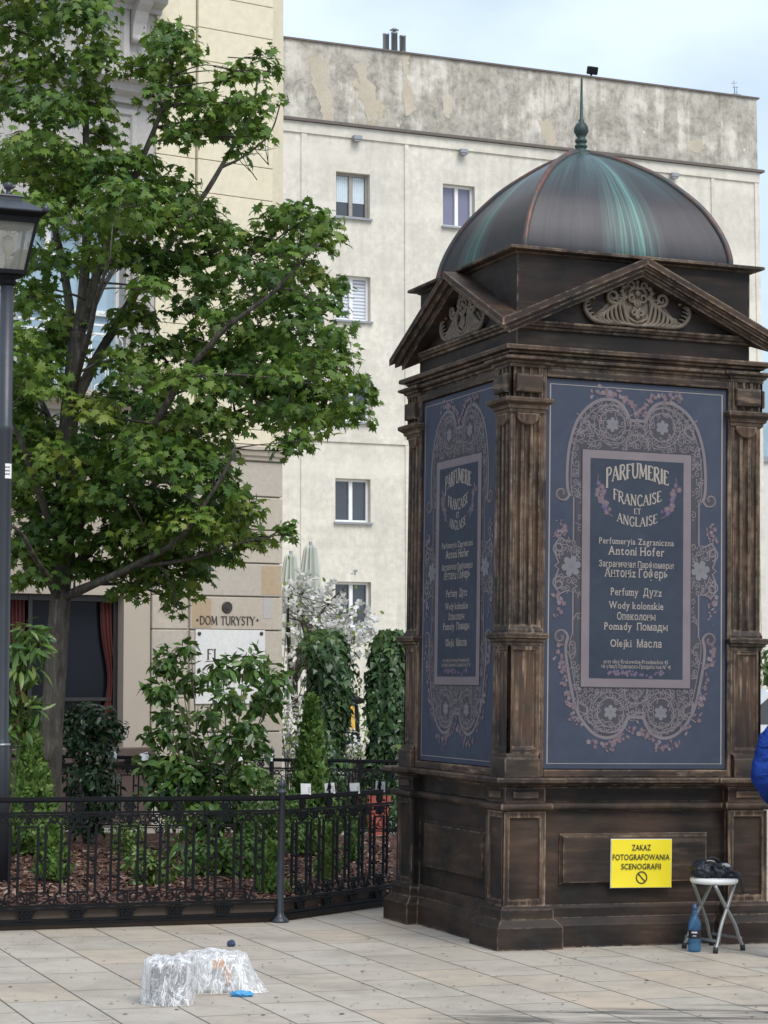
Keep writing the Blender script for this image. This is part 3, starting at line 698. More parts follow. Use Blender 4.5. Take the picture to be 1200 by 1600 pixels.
def poster_mesh(rs):
    m = MB(.0005); lines = []; rnd = random.Random(rs)
    X, ZB, ZT = .642, 1.100, 3.547
    # cloth with slack: fine grid with long shallow ripples
    nx, nz = 24, 44; o = []
    for i in range(nx+1):
        for j in range(nz+1): o.append((-X+2*X*i/nx, ZB+(ZT-ZB)*j/nz, 0))
    m.add(o, [(i*(nz+1)+j, (i+1)*(nz+1)+j, (i+1)*(nz+1)+j+1, i*(nz+1)+j+1) for i in range(nx) for j in range(nz)], 0, True)
    D = .0006
    r = .612; m.ribbon([(-r, 1.132), (r, 1.132), (r, 3.512), (-r, 3.512)], .009, D, 8, None, True)
    outer = spts([(0, 3.312), (.052, 3.312), (.075, 3.358), (.125, 3.415), (.20, 3.437), (.285, 3.42), (.365, 3.365), (.425, 3.285), (.462, 3.19), (.483, 3.09), (.492, 2.96), (.488, 2.86), (.470, 2.806)], 60)
    mid = [(.445, 2.80), (.445, 2.525), (.495, 2.522), (.535, 2.545), (.565, 2.51), (.565, 2.43), (.545, 2.385), (.572, 2.365), (.545, 2.345), (.565, 2.30), (.565, 2.225), (.535, 2.19), (.495, 2.21), (.445, 2.208), (.445, 1.935)]
    low = spts([(.475, 1.925), (.490, 1.87), (.488, 1.80), (.475, 1.72), (.455, 1.62), (.425, 1.50), (.38, 1.41), (.30, 1.325), (.21, 1.293), (.125, 1.315), (.075, 1.372), (.052, 1.42), (0, 1.425)], 60)
    half = outer+mid+low
    full = half + [(-x, z) for x, z in reversed(half[1:-1])]
    m.poly(full, D, 2)
    for s in (-1, 1):
        c = lambda P: [(s*x, z) for x, z in P]
        for P in (outer, low):
            m.ribbon(c(P), .020, D*3, 3)
            m.ribbon(c([(x*.945, (z-2.36)*.967+2.36) for x, z in P]), .006, D*3, 3)
            m.ribbon(c([(x*.972, (z-2.36)*.983+2.36) for x, z in P]), .007, D*2, 4)
        m.ribbon(c(mid), .011, D*3, 3); m.ribbon(c([(x-.014, z) for x, z in mid]), .004, D*2, 4)
        # volutes
        for cx, cz, a0, fl, r0 in ((.528, 2.822, 3.3, 1, .052), (.528, 1.918, 3.0, 1, .052)):
            up_ = cz > 2.3
            sp = [(cx+(r0*(1-.8*i/26))*math.cos(PI+(1 if up_ else -1)*i/26*2*PI*1.15), cz+(r0*(1-.8*i/26))*math.sin(PI+(1 if up_ else -1)*i/26*2*PI*1.15)) for i in range(27)]
            m.poly([(s*(cx+.05*math.cos(t*PI/8)), cz+.047*math.sin(t*PI/8)) for t in range(16)], D*1.5, 2)
            m.ribbon(c(sp), .015, D*3, 3); m.ribbon(c([(x*.98+.01, z-.004) for x, z in sp[4:]]), .004, D*4, 4)
        for cx, cz, dr in ((.545, 2.475, 1), (.545, 2.255, -1)):
            sp = [(cx+(.044*(1-.75*i/22))*math.cos(-PI/2*dr+dr*i/22*2*PI*1.2), cz+(.044*(1-.75*i/22))*math.sin(-PI/2*dr+dr*i/22*2*PI*1.2)) for i in range(23)]
            m.ribbon(c(sp), .011, D*3, 3)
        # big roundels with a white flower
        for cz in (3.276, 1.453):
            m.ribbon([(s*.178+.092*math.cos(t*PI/20), cz+.092*math.sin(t*PI/20)) for t in range(40)], .008, D*3, 3, None, True)
            m.ribbon([(s*.178+.128*math.cos(t*PI/20), cz+.128*math.sin(t*PI/20)) for t in range(40)], .006, D*3, 3, None, True)
            flower(m, s*.178, cz, .047, D*4, 7, 6, .5)
            sg = 1 if cz > 2 else -1
            m.ribbon([(s*.31, cz-sg*.02), (s*.43, cz+sg*.06)], .008, D*3, 3)
            m.poly(c([(.33, cz-sg*.03), (.415, cz-sg*.075), (.405, cz-sg*.005), (.34, cz+sg*.02)]), D*2.5, 3)
            m.poly(c([(.345, cz-sg*.028), (.40, cz-sg*.056), (.394, cz-sg*.008), (.348, cz+sg*.008)]), D*3, 2)
            m.ribbon(c([(.0, cz-sg*.055), (.05, cz-sg*.065), (.075, cz-sg*.10), (.08, cz-sg*.155)]), .009, D*3, 3)
            m.ribbon(c([(.0, cz-sg*.09), (.03, cz-sg*.10), (.045, cz-sg*.13)]), .006, D*3, 3)
        flower(m, s*.458, 2.366, .068, D*4, 7, 6, .2)
        # scroll filigree over the whole band
        polyh = half+[(0, 1.425), (0, 3.312)]
        zz = 1.30
        while zz < 3.44:
            xx = .014
            while xx < .57:
                x, z = xx+rnd.uniform(-.012, .012), zz+rnd.uniform(-.012, .012)
                if inside((x, z), half+[(0, 1.3), (0, 3.4)]) and not (x < .392 and 1.605 < z < 3.115) and inside((x+.022, z), half+[(0, 1.3), (0, 3.4)]) and math.hypot(x-.178, z-3.276) > .068 and math.hypot(x-.178, z-1.453) > .068 and math.hypot(x-.458, z-2.366) > .075:
                    a0 = rnd.uniform(0, 6.28); fl = rnd.choice((-1, 1)); rad = rnd.uniform(.015, .026)
                    sp = [(x+rad*(1-.85*i/14)*math.cos(a0+fl*i/14*2*PI*1.2), z+rad*(1-.85*i/14)*math.sin(a0+fl*i/14*2*PI*1.2)) for i in range(15)]
                    tail = [(sp[0][0]+math.cos(a0-fl*1.2)*rad*t, sp[0][1]+math.sin(a0-fl*1.2)*rad*t) for t in (1.3, .6)]
                    m.ribbon(c(tail+sp), .0058, D*3, 3 if rnd.random() < .8 else 5)
                    if rnd.random() < .6:
                        q = [(x+rad*1.1*math.cos(a0+2), z+rad*1.1*math.sin(a0+2)), (x+rad*1.7*math.cos(a0+2.3), z+rad*1.7*math.sin(a0+2.3)), (x+rad*1.2*math.cos(a0+2.7), z+rad*1.2*math.sin(a0+2.7))]
                        m.poly(c(q), D*3.2, 3)
                xx += .042
            zz += .042
        # pink sprays
        def spray(x0, x1, z0, z1, n, mi=(6, 6, 6, 5)):
            for _ in range(n):
                t = rnd.random(); x = x0+(x1-x0)*t+rnd.gauss(0, .014); z = z0+(z1-z0)*t+rnd.gauss(0, .012)
                if rnd.random() < .5: flower(m, s*x, z, rnd.uniform(.009, .019), D*5, rnd.choice(mi), 5, rnd.random())
                else:
                    a = rnd.uniform(0, 6.28); l_ = rnd.uniform(.012, .028); m.poly([(s*(x), z), (s*(x+l_*math.cos(a+.35)), z+l_*math.sin(a+.35)), (s*(x+1.5*l_*math.cos(a)), z+1.5*l_*math.sin(a)), (s*(x+l_*math.cos(a-.35)), z+l_*math.sin(a-.35))], D*5, rnd.choice(mi))
        spray(.02, .12, 3.37, 3.47, 22); spray(.11, .30, 3.475, 3.475, 22); spray(.28, .33, 3.47, 3.44, 6)
        spray(.0, .05, 3.36, 3.35, 8)
        spray(.50, .57, 2.60, 2.55, 14); spray(.53, .56, 2.66, 2.60, 5); spray(.57, .52, 2.19, 2.12, 16); spray(.53, .555, 2.10, 2.03, 5)
        spray(.545, .53, 1.88, 1.78, 14); spray(.53, .45, 1.78, 1.46, 34); spray(.45, .36, 1.46, 1.34, 10)
        spray(.0, .18, 1.36, 1.245, 26); spray(.15, .32, 1.24, 1.255, 16)
        spray(.29, .22, 2.86, 2.72, 20); spray(.285, .275, 2.93, 2.86, 4); spray(.22, .17, 2.72, 2.70, 4)
        spray(.0, .16, 1.70, 1.695, 16, (9, 9, 6))
    # inner frame and panel
    m.poly([(-.392, 1.606), (.392, 1.606), (.392, 3.114), (-.392, 3.114)], D*6, 4)
    m.poly([(-.386, 1.612), (.386, 1.612), (.386, 3.108), (-.386, 3.108)], D*7, 5)
    m.poly([(-.331, 1.665), (.331, 1.665), (.331, 3.056), (-.331, 3.056)], D*8, 1)
    for s in (-1, 1):
        c = lambda P: [(s*x, z) for x, z in P]
        for _ in range(26):
            t = rnd.random(); x = .285-.08*t+rnd.gauss(0, .014); z = 2.90-.18*t+rnd.gauss(0, .012); flower(m, s*x, z, rnd.uniform(.009, .020), D*10, rnd.choice((6, 6, 9)), 5, rnd.random())
        m.ribbon(c([(.275, 2.955), (.283, 2.91), (.262, 2.85), (.255, 2.78), (.22, 2.715), (.17, 2.69)]), .005, D*9, 6)
    for _ in range(34): flower(m, rnd.uniform(-.2, .2), rnd.gauss(1.700, .010), rnd.uniform(.007, .014), D*10, rnd.choice((9, 9, 6)), 5, rnd.random())
    # lettering
    LD = D*11
    lt = MB(.0008); lines.append(lt); caps(lt, 'PARFUMERIE', .45, .092, lambda x, z: (x, 2.925+z-.9*(x*.5)**2*2+.020*(1-abs(x)/.22)), LD, 0, .17, 1.75)
    lt = MB(.0008); lines.append(lt); caps(lt, 'FRANCAISE', .345, .068, lambda x, z: (x, 2.765+z+1.3*x*x), LD, 0, .17)
    lt = MB(.0008); lines.append(lt); caps(lt, 'ET', .052, .034, lambda x, z: (x, 2.713+z), LD, 0, .2)
    lt = MB(.0008); lines.append(lt); caps(lt, 'ANGLAISE', .29, .058, lambda x, z: (x, 2.632+z+1.5*x*x), LD, 0, .17)
    for body, zc, wd, hh in (('Perfumeryia Zagraniczna', 2.533, .535, .036), ('Antoni Hofer', 2.471, .403, .050), ('Заграничная Парфюмерiя', 2.387, .535, .036), ('Антонiz Гоферь', 2.331, .452, .050), ('Perfumy  Духz', 2.212, .366, .044),
                             ('Wody kolonskie', 2.126, .390, .042), ('Опеколоны', 2.057, .276, .042), ('Pomady  Помады', 1.993, .453, .042), ('Olejki  Масла', 1.886, .367, .044), ('przy ulicy Krakowskie-Przedmieście 45', 1.772, .455, .023), ('на улицѣ Краковско-Предмѣстье N° 41', 1.741, .49, .022)):
        lt = MB(.0008); lines.append(lt); vs, fs = serif_line(body, wd, hh*1.1, .012 if hh > .03 else .006)
        lt.add([(x, z+zc-hh*.45, LD+e_) for x, z, e_ in vs], fs, 0)
    return m, lines
pm, pl = poster_mesh(3)
for k in range(2):
    Mx = side_xf(k)
    if k == 0:
        def conv(mbx):
            mbx.v = [Vector((p.x, -.868-p.z, p.y)) for p in mbx.v]
        conv(pm); po = pm.build('poster', POSTER, kiosk, recalc=False); les = []
        for q in pl: conv(q); les.append(q.build('lettering', P_TEXT, po, recalc=False))
        for ob in [po]+les:
            bm = bmesh.new(); bm.from_mesh(ob.data)
            fl = [f for f in bm.faces if f.normal.y > 0]
            bmesh.ops.reverse_faces(bm, faces=fl); bm.to_mesh(ob.data); bm.free()
    else:
        p2 = po.copy(); COL.objects.link(p2); p2.parent = kiosk; p2.rotation_euler = (0, 0, -PI/2)
        for q in les: l2 = q.copy(); COL.objects.link(l2); l2.parent = p2

# yellow notice
YEL = plain('yellow_card', (.78, .64, .02), .4, 0, .04, 4, .02); BLK = plain('printed_black', (.02, .02, .015), .6, 0, .1, 10, 0)
sg_loc = KC + KU*.036 - KV*.888
sign = thing('notice', 'bright yellow paper notice forbidding photographs, taped to the kiosk base', 'sign', (sg_loc.x, sg_loc.y, .510), YAW)
sign.rotation_euler = (0, R(.5), YAW)
mb = MB(); nx, nz = 12, 8; W2, H2 = .211, .149
mb.add([(-W2+2*W2*i/nx, -.006-.003*noise.noise(Vector((i*.4, j*.5, 2)))-(.004 if j == 0 else 0), -H2+2*H2*j/nz) for i in range(nx+1) for j in range(nz+1)], [(i*(nz+1)+j, (i+1)*(nz+1)+j, (i+1)*(nz+1)+j+1, i*(nz+1)+j+1) for i in range(nx) for j in range(nz)], 0, True)
mb.box(-W2-.0035, W2+.0035, -.0020, .0, -H2-.0035, H2+.0035, 1); mb.build('card', [YEL, WHITE], sign, recalc=False)
mb = MB()
for body, zc, wd, hh in (('ZAKAZ', .100, .134, .036), ('FOTOGRAFOWANIA', .040, .400, .036), ('SCENOGRAFII', -.018, .278, .036)):
    vs, fs = text_mesh(body, wd, hh, .014, 1.05); mb.add([(x-.004, -.0105, z+zc-.018) for x, z in vs], fs, 0)
Mx = Matrix(((1, 0, 0, 0), (0, 0, 1, 0), (0, 1, 0, 0), (0, 0, 0, 1)))
mb.ribbon([(.036*math.cos(t*PI/18), -.088+.036*math.sin(t*PI/18)) for t in range(36)], .0075, -.0105, 0, Mx, True)
mb.ribbon([(-.025, -.063), (.025, -.113)], .0075, -.0105, 0, Mx)
mb.build('lettering', BLK, sign, recalc=False)
#@@BUILDINGS
# ------------------------------------------------------------------ buildings
LEAN = .0175        # the street falls away to the right; house walls stand true to the lamp posts
def bframe(P0, ang):
    ex = Vector((math.cos(ang), math.sin(ang), 0)); ey = Vector((-math.sin(ang), math.cos(ang), 0)); ez = Vector((0, 0, 1))
    Rm = Matrix(((1, 0, -LEAN), (0, 1, 0), (LEAN, 0, 1)))
    ex, ey, ez = Rm @ ex, Rm @ ey, Rm @ ez
    m = Matrix.Identity(4)
    for i in range(3): m[i][0], m[i][1], m[i][2], m[i][3] = ex[i], ey[i], ez[i], P0[i]
    inv = m.inverted()
    def q(px, py, off=0.0):
        p = inv @ on_plane(px, py, P0+ey*off, ey); return p.x, p.z
    return m, q
def wall_grid(m, x0, x1, z0, z1, ops, y=0.0, depth=.25, mi=0, rmi=0):
    xs = sorted({x0, x1} | {v for o in ops for v in (o[0], o[1]) if x0 < v < x1}); zs = sorted({z0, z1} | {v for o in ops for v in (o[2], o[3]) if z0 < v < z1})
    for a, b in zip(xs, xs[1:]):
        for c, d in zip(zs, zs[1:]):
            cx, cz = (a+b)/2, (c+d)/2
            if any(o[0] < cx < o[1] and o[2] < cz < o[3] for o in ops): continue
            m.add([(a, y, c), (b, y, c), (b, y, d), (a, y, d)], [(0, 1, 2, 3)], mi)
    for a, b, c, d in ops:
        m.add([(a, y, c), (b, y, c), (b, y, d), (a, y, d), (a, y+depth, c), (b, y+depth, c), (b, y+depth, d), (a, y+depth, d)], [(0, 4, 5, 1), (1, 5, 6, 2), (2, 6, 7, 3), (3, 7, 4, 0)], rmi)

# --- cream town house with the stone ground floor
PA = at(443, 1200, 26.0); PA.z = 0
MA, qa = bframe(PA, R(33))
house = thing('town_house', 'cream town house with pale stone ground floor and dark shop window behind the maple', 'building', mat=MA)
zj = [qa(420, y)[1] for y in (1143, 1088, 1035, 983, 931, 880, 828, 777)]
step = (zj[-1]-zj[0])/7; zb = zj[0]
LEFT = -9.0
x_pier = qa(297, 950)[0]; x_jamb = qa(240, 950)[0]; x_glass = qa(197, 1000)[0]
z_corn = qa(425, 722)[1]; z_sill = qa(200, 1168)[1]; z_head = qa(190, 930)[1]
# stone courses with open joints
mb = MB(); edges = [0.0, .62]+[zb+step*i for i in range(8)]+[z_corn]
edges = [e for i, e in enumerate(edges) if i == 0 or e-edges[i-1] > .05]
for i, (a, b) in enumerate(zip(edges, edges[1:])):
    j = .008
    mb.rbox(x_pier+.006, -.004, 0, .4, a+j, b-j, .007, (0, 2, 0, 2, 0, 0, 2, 0, 0, 2)[i % 10])
    mb.rbox(x_jamb, x_pier-.01, .03, .4, a+j, b-j, .007, (2, 0, 0, 0, 2, 0, 0, 2, 0, 0)[i % 10])
mb.box(x_jamb+.01, -.02, .045, .5, 0, z_corn, 0)
# repaired blocks: tan and grey insets, 3 mm proud
def inset(px0, py0, px1, py1, mi):
    a, c = qa(px0, py1); b, d = qa(px1, py0); mb.box(a, b, -.003, .02, c, d, mi)
inset(409, 885, 439, 929, 1); inset(411, 934, 424, 966, 3); inset(300, 935, 330, 980, 1)
mb.build('stone_wall', [SANDSTONE, SANDSTONE_T, SANDSTONE_G, TRIM], house)
for nm, zz, hh, pr in (('string_course', z_corn, .16, .09),):
    mb = MB(); prof_ = [(0, 0), (-.03, .01), (-.035, .04), (-.06, .06), (-.07, .10), (-pr, .12), (-pr, hh), (0, hh+.03)]
    mb.rings([[(x, y, zz+z) for y, z in prof_]+[(x, .3, zz+hh), (x, .3, zz)] for x in (LEFT, .05)]); mb.build(nm, SANDSTONE, house)
# stucco above: courses to the roof, strip at the corner
mb = MB(); z0 = z_corn+.19; ztop = 12.0
x_s1 = qa(308, 300)[0]; x_s2 = qa(425, 300)[0]; x_sur = qa(245, 300)[0]
k = 0; zz = z0
while zz < ztop:
    zn = zb+step*(8+k) ; k += 1
    if zn <= zz+.05: continue
    mb.rbox(x_s1, x_s2, -.02, .3, zz+.004, zn-.004, .005, 0); mb.rbox(x_sur, x_s1-.012, .02, .3, zz+.004, zn-.004, .005, 0)
    zz = zn
mb.box(x_s2+.006, -.004, .0, .3, z0, ztop, 1); mb.box(x_sur-.02, -.03, .06, .5, z0, ztop, 0); mb.box(LEFT, x_sur, .12, .5, z0, ztop, 0) if False else None
mb.build('stucco_wall', [YELLOW, stone('pale_corner_stucco', (.60, .54, .40), (.66, .60, .45), 1)], house)
# tall window bay in grey stucco
zw0 = qa(120, 640)[1]; zw1 = qa(120, 335)[1]; xw0 = qa(30, 480)[0]; xw1 = qa(200, 480)[0]
mb = MB(); wall_grid(mb, LEFT, x_sur-.005, z0, ztop, [(xw0, xw1, zw0, zw1)], .05, .35)
z2a = qa(150, 90)[1]; 
mb.build('window_bay', TRIM, house)
mb = MB(); xr0 = qa(207, 480)[0]; mb.rbox(xr0, xr0+.14, -.01, .05, zw0, zw1+.1, .01); mb.rbox(xr0+.16, x_sur-.01, .015, .05, zw0, zw1+.1, .01); mb.build('bay_pilaster', TRIM, house)
def ledge(py, px, h, pr, x0, x1, nm='window_ledge', mat=TRIM):
    zc = qa(px, py)[1]; m = MB()
    P_ = [(.05, 0), (-.02, 0), (-.03, .2*h), (-pr*.5, .35*h), (-pr*.55, .6*h), (-pr, .68*h), (-pr, .95*h), (.05, h)]
    m.rings([[(x, y, zc+z) for y, z in P_] for x in (x0, x1)]); return m.build(nm, mat, house)
ledge(168, 240, .32, .26, LEFT, qa(250, 150)[0]); ledge(22, 240, .26, .34, LEFT, qa(252, 10)[0])
# sunk panels and console bracket
mb = MB()
a, c = qa(130, 120); b, d = qa(196, 30); frame(mb, a-.06, b+.06, c-.06, d+.3, .05, .01, .07, .03)
a, c = qa(170, 300); b, d = qa(216, 172); frame(mb, a-.8, b, c, d, .05, .02, .06, .02)
mb.build('panel_moulding', TRIM, house)
a, c = qa(205, 66); b, d = qa(226, 10)
mb = MB(); pf = [(.05, 0), (-.03, .0), (-.05, .03), (-.04, .08), (-.06, .2), (-.12, .32), (-.2, .38), (-.24, .42), (.05, .42)]
mb.rings([[(x, y, c+z*(d-c)/.42) for y, z in pf] for x in (a, b)]); mb.tube([(a-.004, -.035, c+.035), (b+.004, -.035, c+.035)], .04, 12); mb.build('console_bracket', TRIM, house)
# upper window with white frame and iron guard
win = MB(); win.box(xw0, xw1, .30, .33, zw0, zw1, 0); wo_ = win.build('window', GL_SKY, house)
fr = MB(); n_ = 3; ww = (xw1-xw0)/n_
for i in range(n_+1): fr.rbox(xw0+ww*i-.035, xw0+ww*i+.035, .23, .31, zw0, zw1, .006)
for z in (zw0+.03, zw0+1.15, zw1-.45, zw1-.03): fr.rbox(xw0, xw1, .235, .305, z-.03, z+.03, .006)
fr.build('window_frame', WHITE, wo_)
gd = MB(); zg0, zg1 = zw0+.12, zw0+.98
for z in (zg0, zg1, zg1-.1): gd.box(xw0, xw1, .02, .045, z-.012, z+.012)
x = xw0+.05
while x < xw1-.1:
    gd.tube([(x+.09*math.cos(PI-PI*i/10)+.09, .03, zg1-.2+.09*math.sin(PI*i/10)) for i in range(11)], .008, 5); gd.tube([(x, .03, zg0), (x, .03, zg1-.2)], .008, 5); gd.tube([(x+.18, .03, zg0), (x+.18, .03, zg1-.2)], .008, 5)
    gd.tube([(x+.09+.05*math.cos(2*PI*i/12), .03, zg0+.14+.05*math.sin(2*PI*i/12)) for i in range(13)], .007, 5); x += .21
gd.build('window_guard', WHITE, house)
ledge(644, 160, .22, .22, LEFT, qa(208, 630)[0], 'window_sill', SANDSTONE_G)
# shop front
XG0 = LEFT
mb = MB(); wall_grid(mb, LEFT, x_jamb-.01, 0, z_corn, [(LEFT+.2, x_glass, z_sill, z_head)], .06, .22)
mb.build('shop_front', BEIGE, house)
gl = MB(); gl.box(LEFT+.2, x_glass, .29, .30, z_sill, z_head); g1 = gl.build('shop_window', GL_DARK, house)
fr = MB()
for px in (196, 62): 
    xx = qa(px, 1050)[0]; fr.rbox(xx-.05, xx-.0, .20, .33, z_sill, z_head, .005)
zt = qa(150, 1093)[1]; fr.rbox(LEFT+.2, x_glass-.05, .23, .32, zt-.02, zt+.02, .004); fr.rbox(LEFT+.2, x_glass-.05, .21, .32, z_head-.07, z_head-.002, .004); fr.rbox(LEFT+.2, x_glass-.05, .21, .32, z_sill+.002, z_sill+.06, .004)
fr.build('shop_window_frame', plain('dark_frame', (.02, .018, .017), .4, 0, .2, 8, .05), g1)
def drape(px0, px1, top, gather):
    cu = MB()
    a = qa(px0, 1050, .2)[0]; b = qa(px1, 1050, .2)[0]; n = 40; rs = []
    for j in range(13):
        t = j/12; wsc = 1-gather*math.exp(-((t-.45)/.25)**2)
        rs.append([(b-(b-a)*wsc*(1-i/n), .235+.02*math.sin(i*.95+.5*t)+.006*math.sin(i*2.1), z_sill+.02+(z_head-z_sill-.08)*t) for i in range(n+1)])
    cu.rings(rs, 0, True, False, None, False); cu.build('red_curtain', RED_C, house)
drape(158, 193, 0, .35); drape(4, 40, 0, .3)
mb = MB(); mb.rbox(LEFT, x_jamb-.01, -.10, .3, z_sill-.16, z_sill-.002, .012); mb.build('shop_sill', BROWNST, house)
mb = MB(); xx = LEFT
while xx < x_jamb-.3:
    mb.rbox(xx+.006, min(xx+.85, x_jamb-.02), .0, .2, .0, z_sill-.17, .01); xx += .85
mb.build('shop_plinth', BROWNST, house)
# wall lettering, crest and marble plaque
LET = plain('bronze_letters', (.05, .042, .036), .5, .3, .2, 12, .1)
mb = MB(.003); ca, cz = qa(355, 976)
Mw = lambda x0, z0, y: (lambda u, v: (x0+u, z0+v))
Mxz = Matrix(((1, 0, 0, 0), (0, 0, 1, 0), (0, 1, 0, 0), (0, 0, 0, 1)))
lw = qa(398, 975)[0]-qa(311, 975)[0]
caps(mb, 'DOM TURYSTY', lw, .095, Mw(ca, cz, 0), -.009, 0, .17)
for px in (308, 402):
    a, c = qa(px, 969); mb.poly([(a-.018, c), (a, c+.018), (a+.018, c), (a, c-.018)], -.009, 0)
mb.v = [Vector((p.x, p.z, p.y)) for p in mb.v]; mb.build('wall_lettering', LET, house, recalc=False)
a, c = qa(354.5, 949); mb = MB(); mb.lathe([(.068, 0), (.068, .012), (.058, .02), (.035, .018), (.03, .026), (.001, .028)], 24, 0, False, Matrix.Translation((a, -.0, c)) @ Matrix.Rotation(PI/2, 4, 'X')); mb.build('round_crest', LET, house)
a, c = qa(304, 1100); b, d = qa(413, 985)
mb = MB(); mb.rbox(a, b, -.022, -.001, c, d, .004); pq = mb.build('plaque', MARBLE, house)
for px, py in ((310, 990), (407, 990)):
    mb = MB(); u_, v_ = qa(px, py); mb.lathe([(.022, 0), (.022, .008), (.001, .014)], 12, 0, True, Matrix.Translation((u_, -.022, v_)) @ Matrix.Rotation(PI/2, 4, 'X')); mb.build('plaque_screw', LET, pq)
mb = MB(.003); fh = .115
u0, v0 = qa(329, 1030); caps(mb, 'FI', .13, fh, Mw(u0, v0, 0), -.026, 0, .18)
u0, v0 = qa(381, 1037); vs, fs = text_mesh('e', .085, fh*1.2, .02); mb.add([(x+u0, z+v0, -.026) for x, z in vs], fs, 0)
mb.v = [Vector((p.x, p.z, p.y)) for p in mb.v]; mb.build('plaque_lettering', LET, pq, recalc=False)
# body behind the front
mb = MB(); mb.box(LEFT, -.02, .51, 14, 0, ztop); mb.build('house_body', YELLOW, house)

# --- old apartment block
PB = at(550, 1150, 62.0); PB.z = 0
MBm, qb = bframe(PB, R(24.6))
block = thing('apartment_block', 'weathered pale apartment block with a grimy peeling parapet behind the kiosk', 'building', mat=MBm)
xl = qb(330, 400)[0]; xr = qb(1187, 400)[0]
z_str = .5*(qb(443, 183)[1]+qb(1150, 268)[1]); z_par = .5*(qb(443, 58)[1]+qb(1150, 150)[1])
WIN = [(525, 578, 270, 340, 'old', 'curtained window with grey weathered frame'), (692, 742, 289, 355, 'lilac', 'window with lilac blind behind'), (525, 579, 431, 501, 'blind', 'window with slatted white blind'), (525, 579, 590, 659, 'plain', None), (524, 579, 748, 816, 'plain', None), (524, 580, 909, 980, 'plain', None), (692, 742, 449, 515, 'plain', None)]
ops = []
for x0, x1, y0, y1, kind, lb in WIN:
    a = qb(x0, (y0+y1)/2)[0]; b = qb(x1, (y0+y1)/2)[0]; d = qb((x0+x1)/2, y0)[1]; c = qb((x0+x1)/2, y1)[1]; ops.append((a, b, c, d))
mb = MB(); wall_grid(mb, xl, xr, 0, z_str, ops, 0, .3, 0, 1)
mb.add([(xr, 0, 0), (xr, 12, 0), (xr, 12, z_str), (xr, 0, z_str)], [(0, 1, 2, 3)])
# raised plaster strips
for px0, px1 in ((470, 479), (632, 638), (1112, 1117), (1180, 1187)):
    a = qb(px0, 400)[0]; b = qb(px1, 400)[0]; mb.box(a, b, -.035, -.002, 0, z_str-.35, 0)
mb.box(xl, xr+.01, -.05, -.003, z_str-.34, z_str-.03, 0)
zl = qb(600, 694)[1]; mb.box(xl, qb(640, 694)[0], -.045, -.004, zl, zl+.14, 0)
mb.build('wall', [WALL_B, WALL_E], block)
mb = MB(); mb.box(xl, xr+.03, .08, .5, z_str+.06, z_par, 0); mb.box(xr-.35, xr+.03, .5, 12, z_str+.06, z_par, 0); pr_ = random.Random(4)
PEEL = [[(482, 92), (500, 84), (512, 100), (508, 130), (518, 150), (524, 190), (505, 196), (500, 160), (488, 130)], [(556, 104), (576, 98), (574, 120), (588, 140), (592, 186), (574, 190), (568, 160), (558, 150), (562, 126)], [(628, 80), (640, 84), (636, 120), (646, 150), (650, 172), (636, 180), (628, 150), (632, 120)], [(694, 150), (704, 150), (708, 176), (698, 186), (692, 172)], [(842, 188), (858, 186), (866, 200), (872, 222), (862, 232), (848, 214)], [(1072, 222), (1096, 218), (1102, 230), (1092, 238), (1074, 234)]]
for P_ in PEEL:
    Q = []
    for (x0_, y0_), (x1_, y1_) in zip(P_, P_[1:]+P_[:1]):
        for t_ in range(5): Q.append(qb(x0_+(x1_-x0_)*t_/5+pr_.uniform(-2.2, 2.2), y0_+(y1_-y0_)*t_/5+pr_.uniform(-2.2, 2.2), .07))
    k_ = len(mb.v); mb.prism(Q, .074, .085, 1); mb.v[k_:] = [Vector((p.x, p.z, p.y)) for p in mb.v[k_:]]
mb.build('parapet', [WALL_P, stone('bare_ochre_render', (.44, .39, .30), (.56, .50, .40), 1.2)], block)
mb = MB(); mb.box(xl, xr+.14, -.14, .55, z_str-.02, z_str+.06); mb.build('string_course', DARKTRIM, block)
mb = MB(); mb.box(xl, xr+.1, .02, .56, z_par, z_par+.05); mb.build('coping', DARKTRIM, block)
for (a, b, c, d), (_, _, _, _, kind, lb) in zip(ops, WIN):
    gm = {'old': GL_BLUE, 'lilac': GL_LILAC, 'blind': BLIND, 'plain': GL_BLUE}[kind]
    m = MB(); m.box(a, b, .24, .27, c, d); wo2 = m.build('window', gm, block)
    if lb: wo2['label'] = lb
    m = MB(); f_ = .07; fm = GREYW if kind == 'old' else WHITE
    for u in (a, b-f_): m.rbox(u, u+f_, .17, .245, c, d, .008)
    mid_ = (a+b)/2; m.rbox(mid_-f_*.8, mid_+f_*.8, .165, .245, c+f_, d-f_, .008)
    for u in (c, d-f_): m.rbox(a+f_+.001, b-f_-.001, .17, .245, u, u+f_, .008)
    m.build('window_frame', fm, wo2)
    m = MB(); m.box(a-.05, b+.05, -.09, .17, c-.06, c-.003); m.build('window_sill', SHEET, wo2)
    if kind == 'old':
        m = MB(); nn = 30
        for (u0, u1) in ((a+.08, mid_-.06), (mid_+.06, b-.08)):
            m.rings([[(u0+(u1-u0)*i/nn, .225+.012*math.sin(i*1.3), z) for i in range(nn+1)] for z in (c+(d-c)*.36, d-.08)], 0, True, False, None, False)
        m.build('net_curtain', CURT, wo2)
for px, py in ((555, 218), (721, 239), (1050, 276)):
    a, c = qb(px, py); m = MB(); m.rbox(a-.13, a+.13, -.22, -.06, c-.05, c+.08, .02); m.box(a-.1, a+.1, -.2, -.07, c-.09, c-.055); m.build('wall_vent', SHEET, block)
mb = MB(); mb.box(xl, xr-.4, .6, 12, 0, z_par-.5); mb.build('block_body', WALL_B, block)
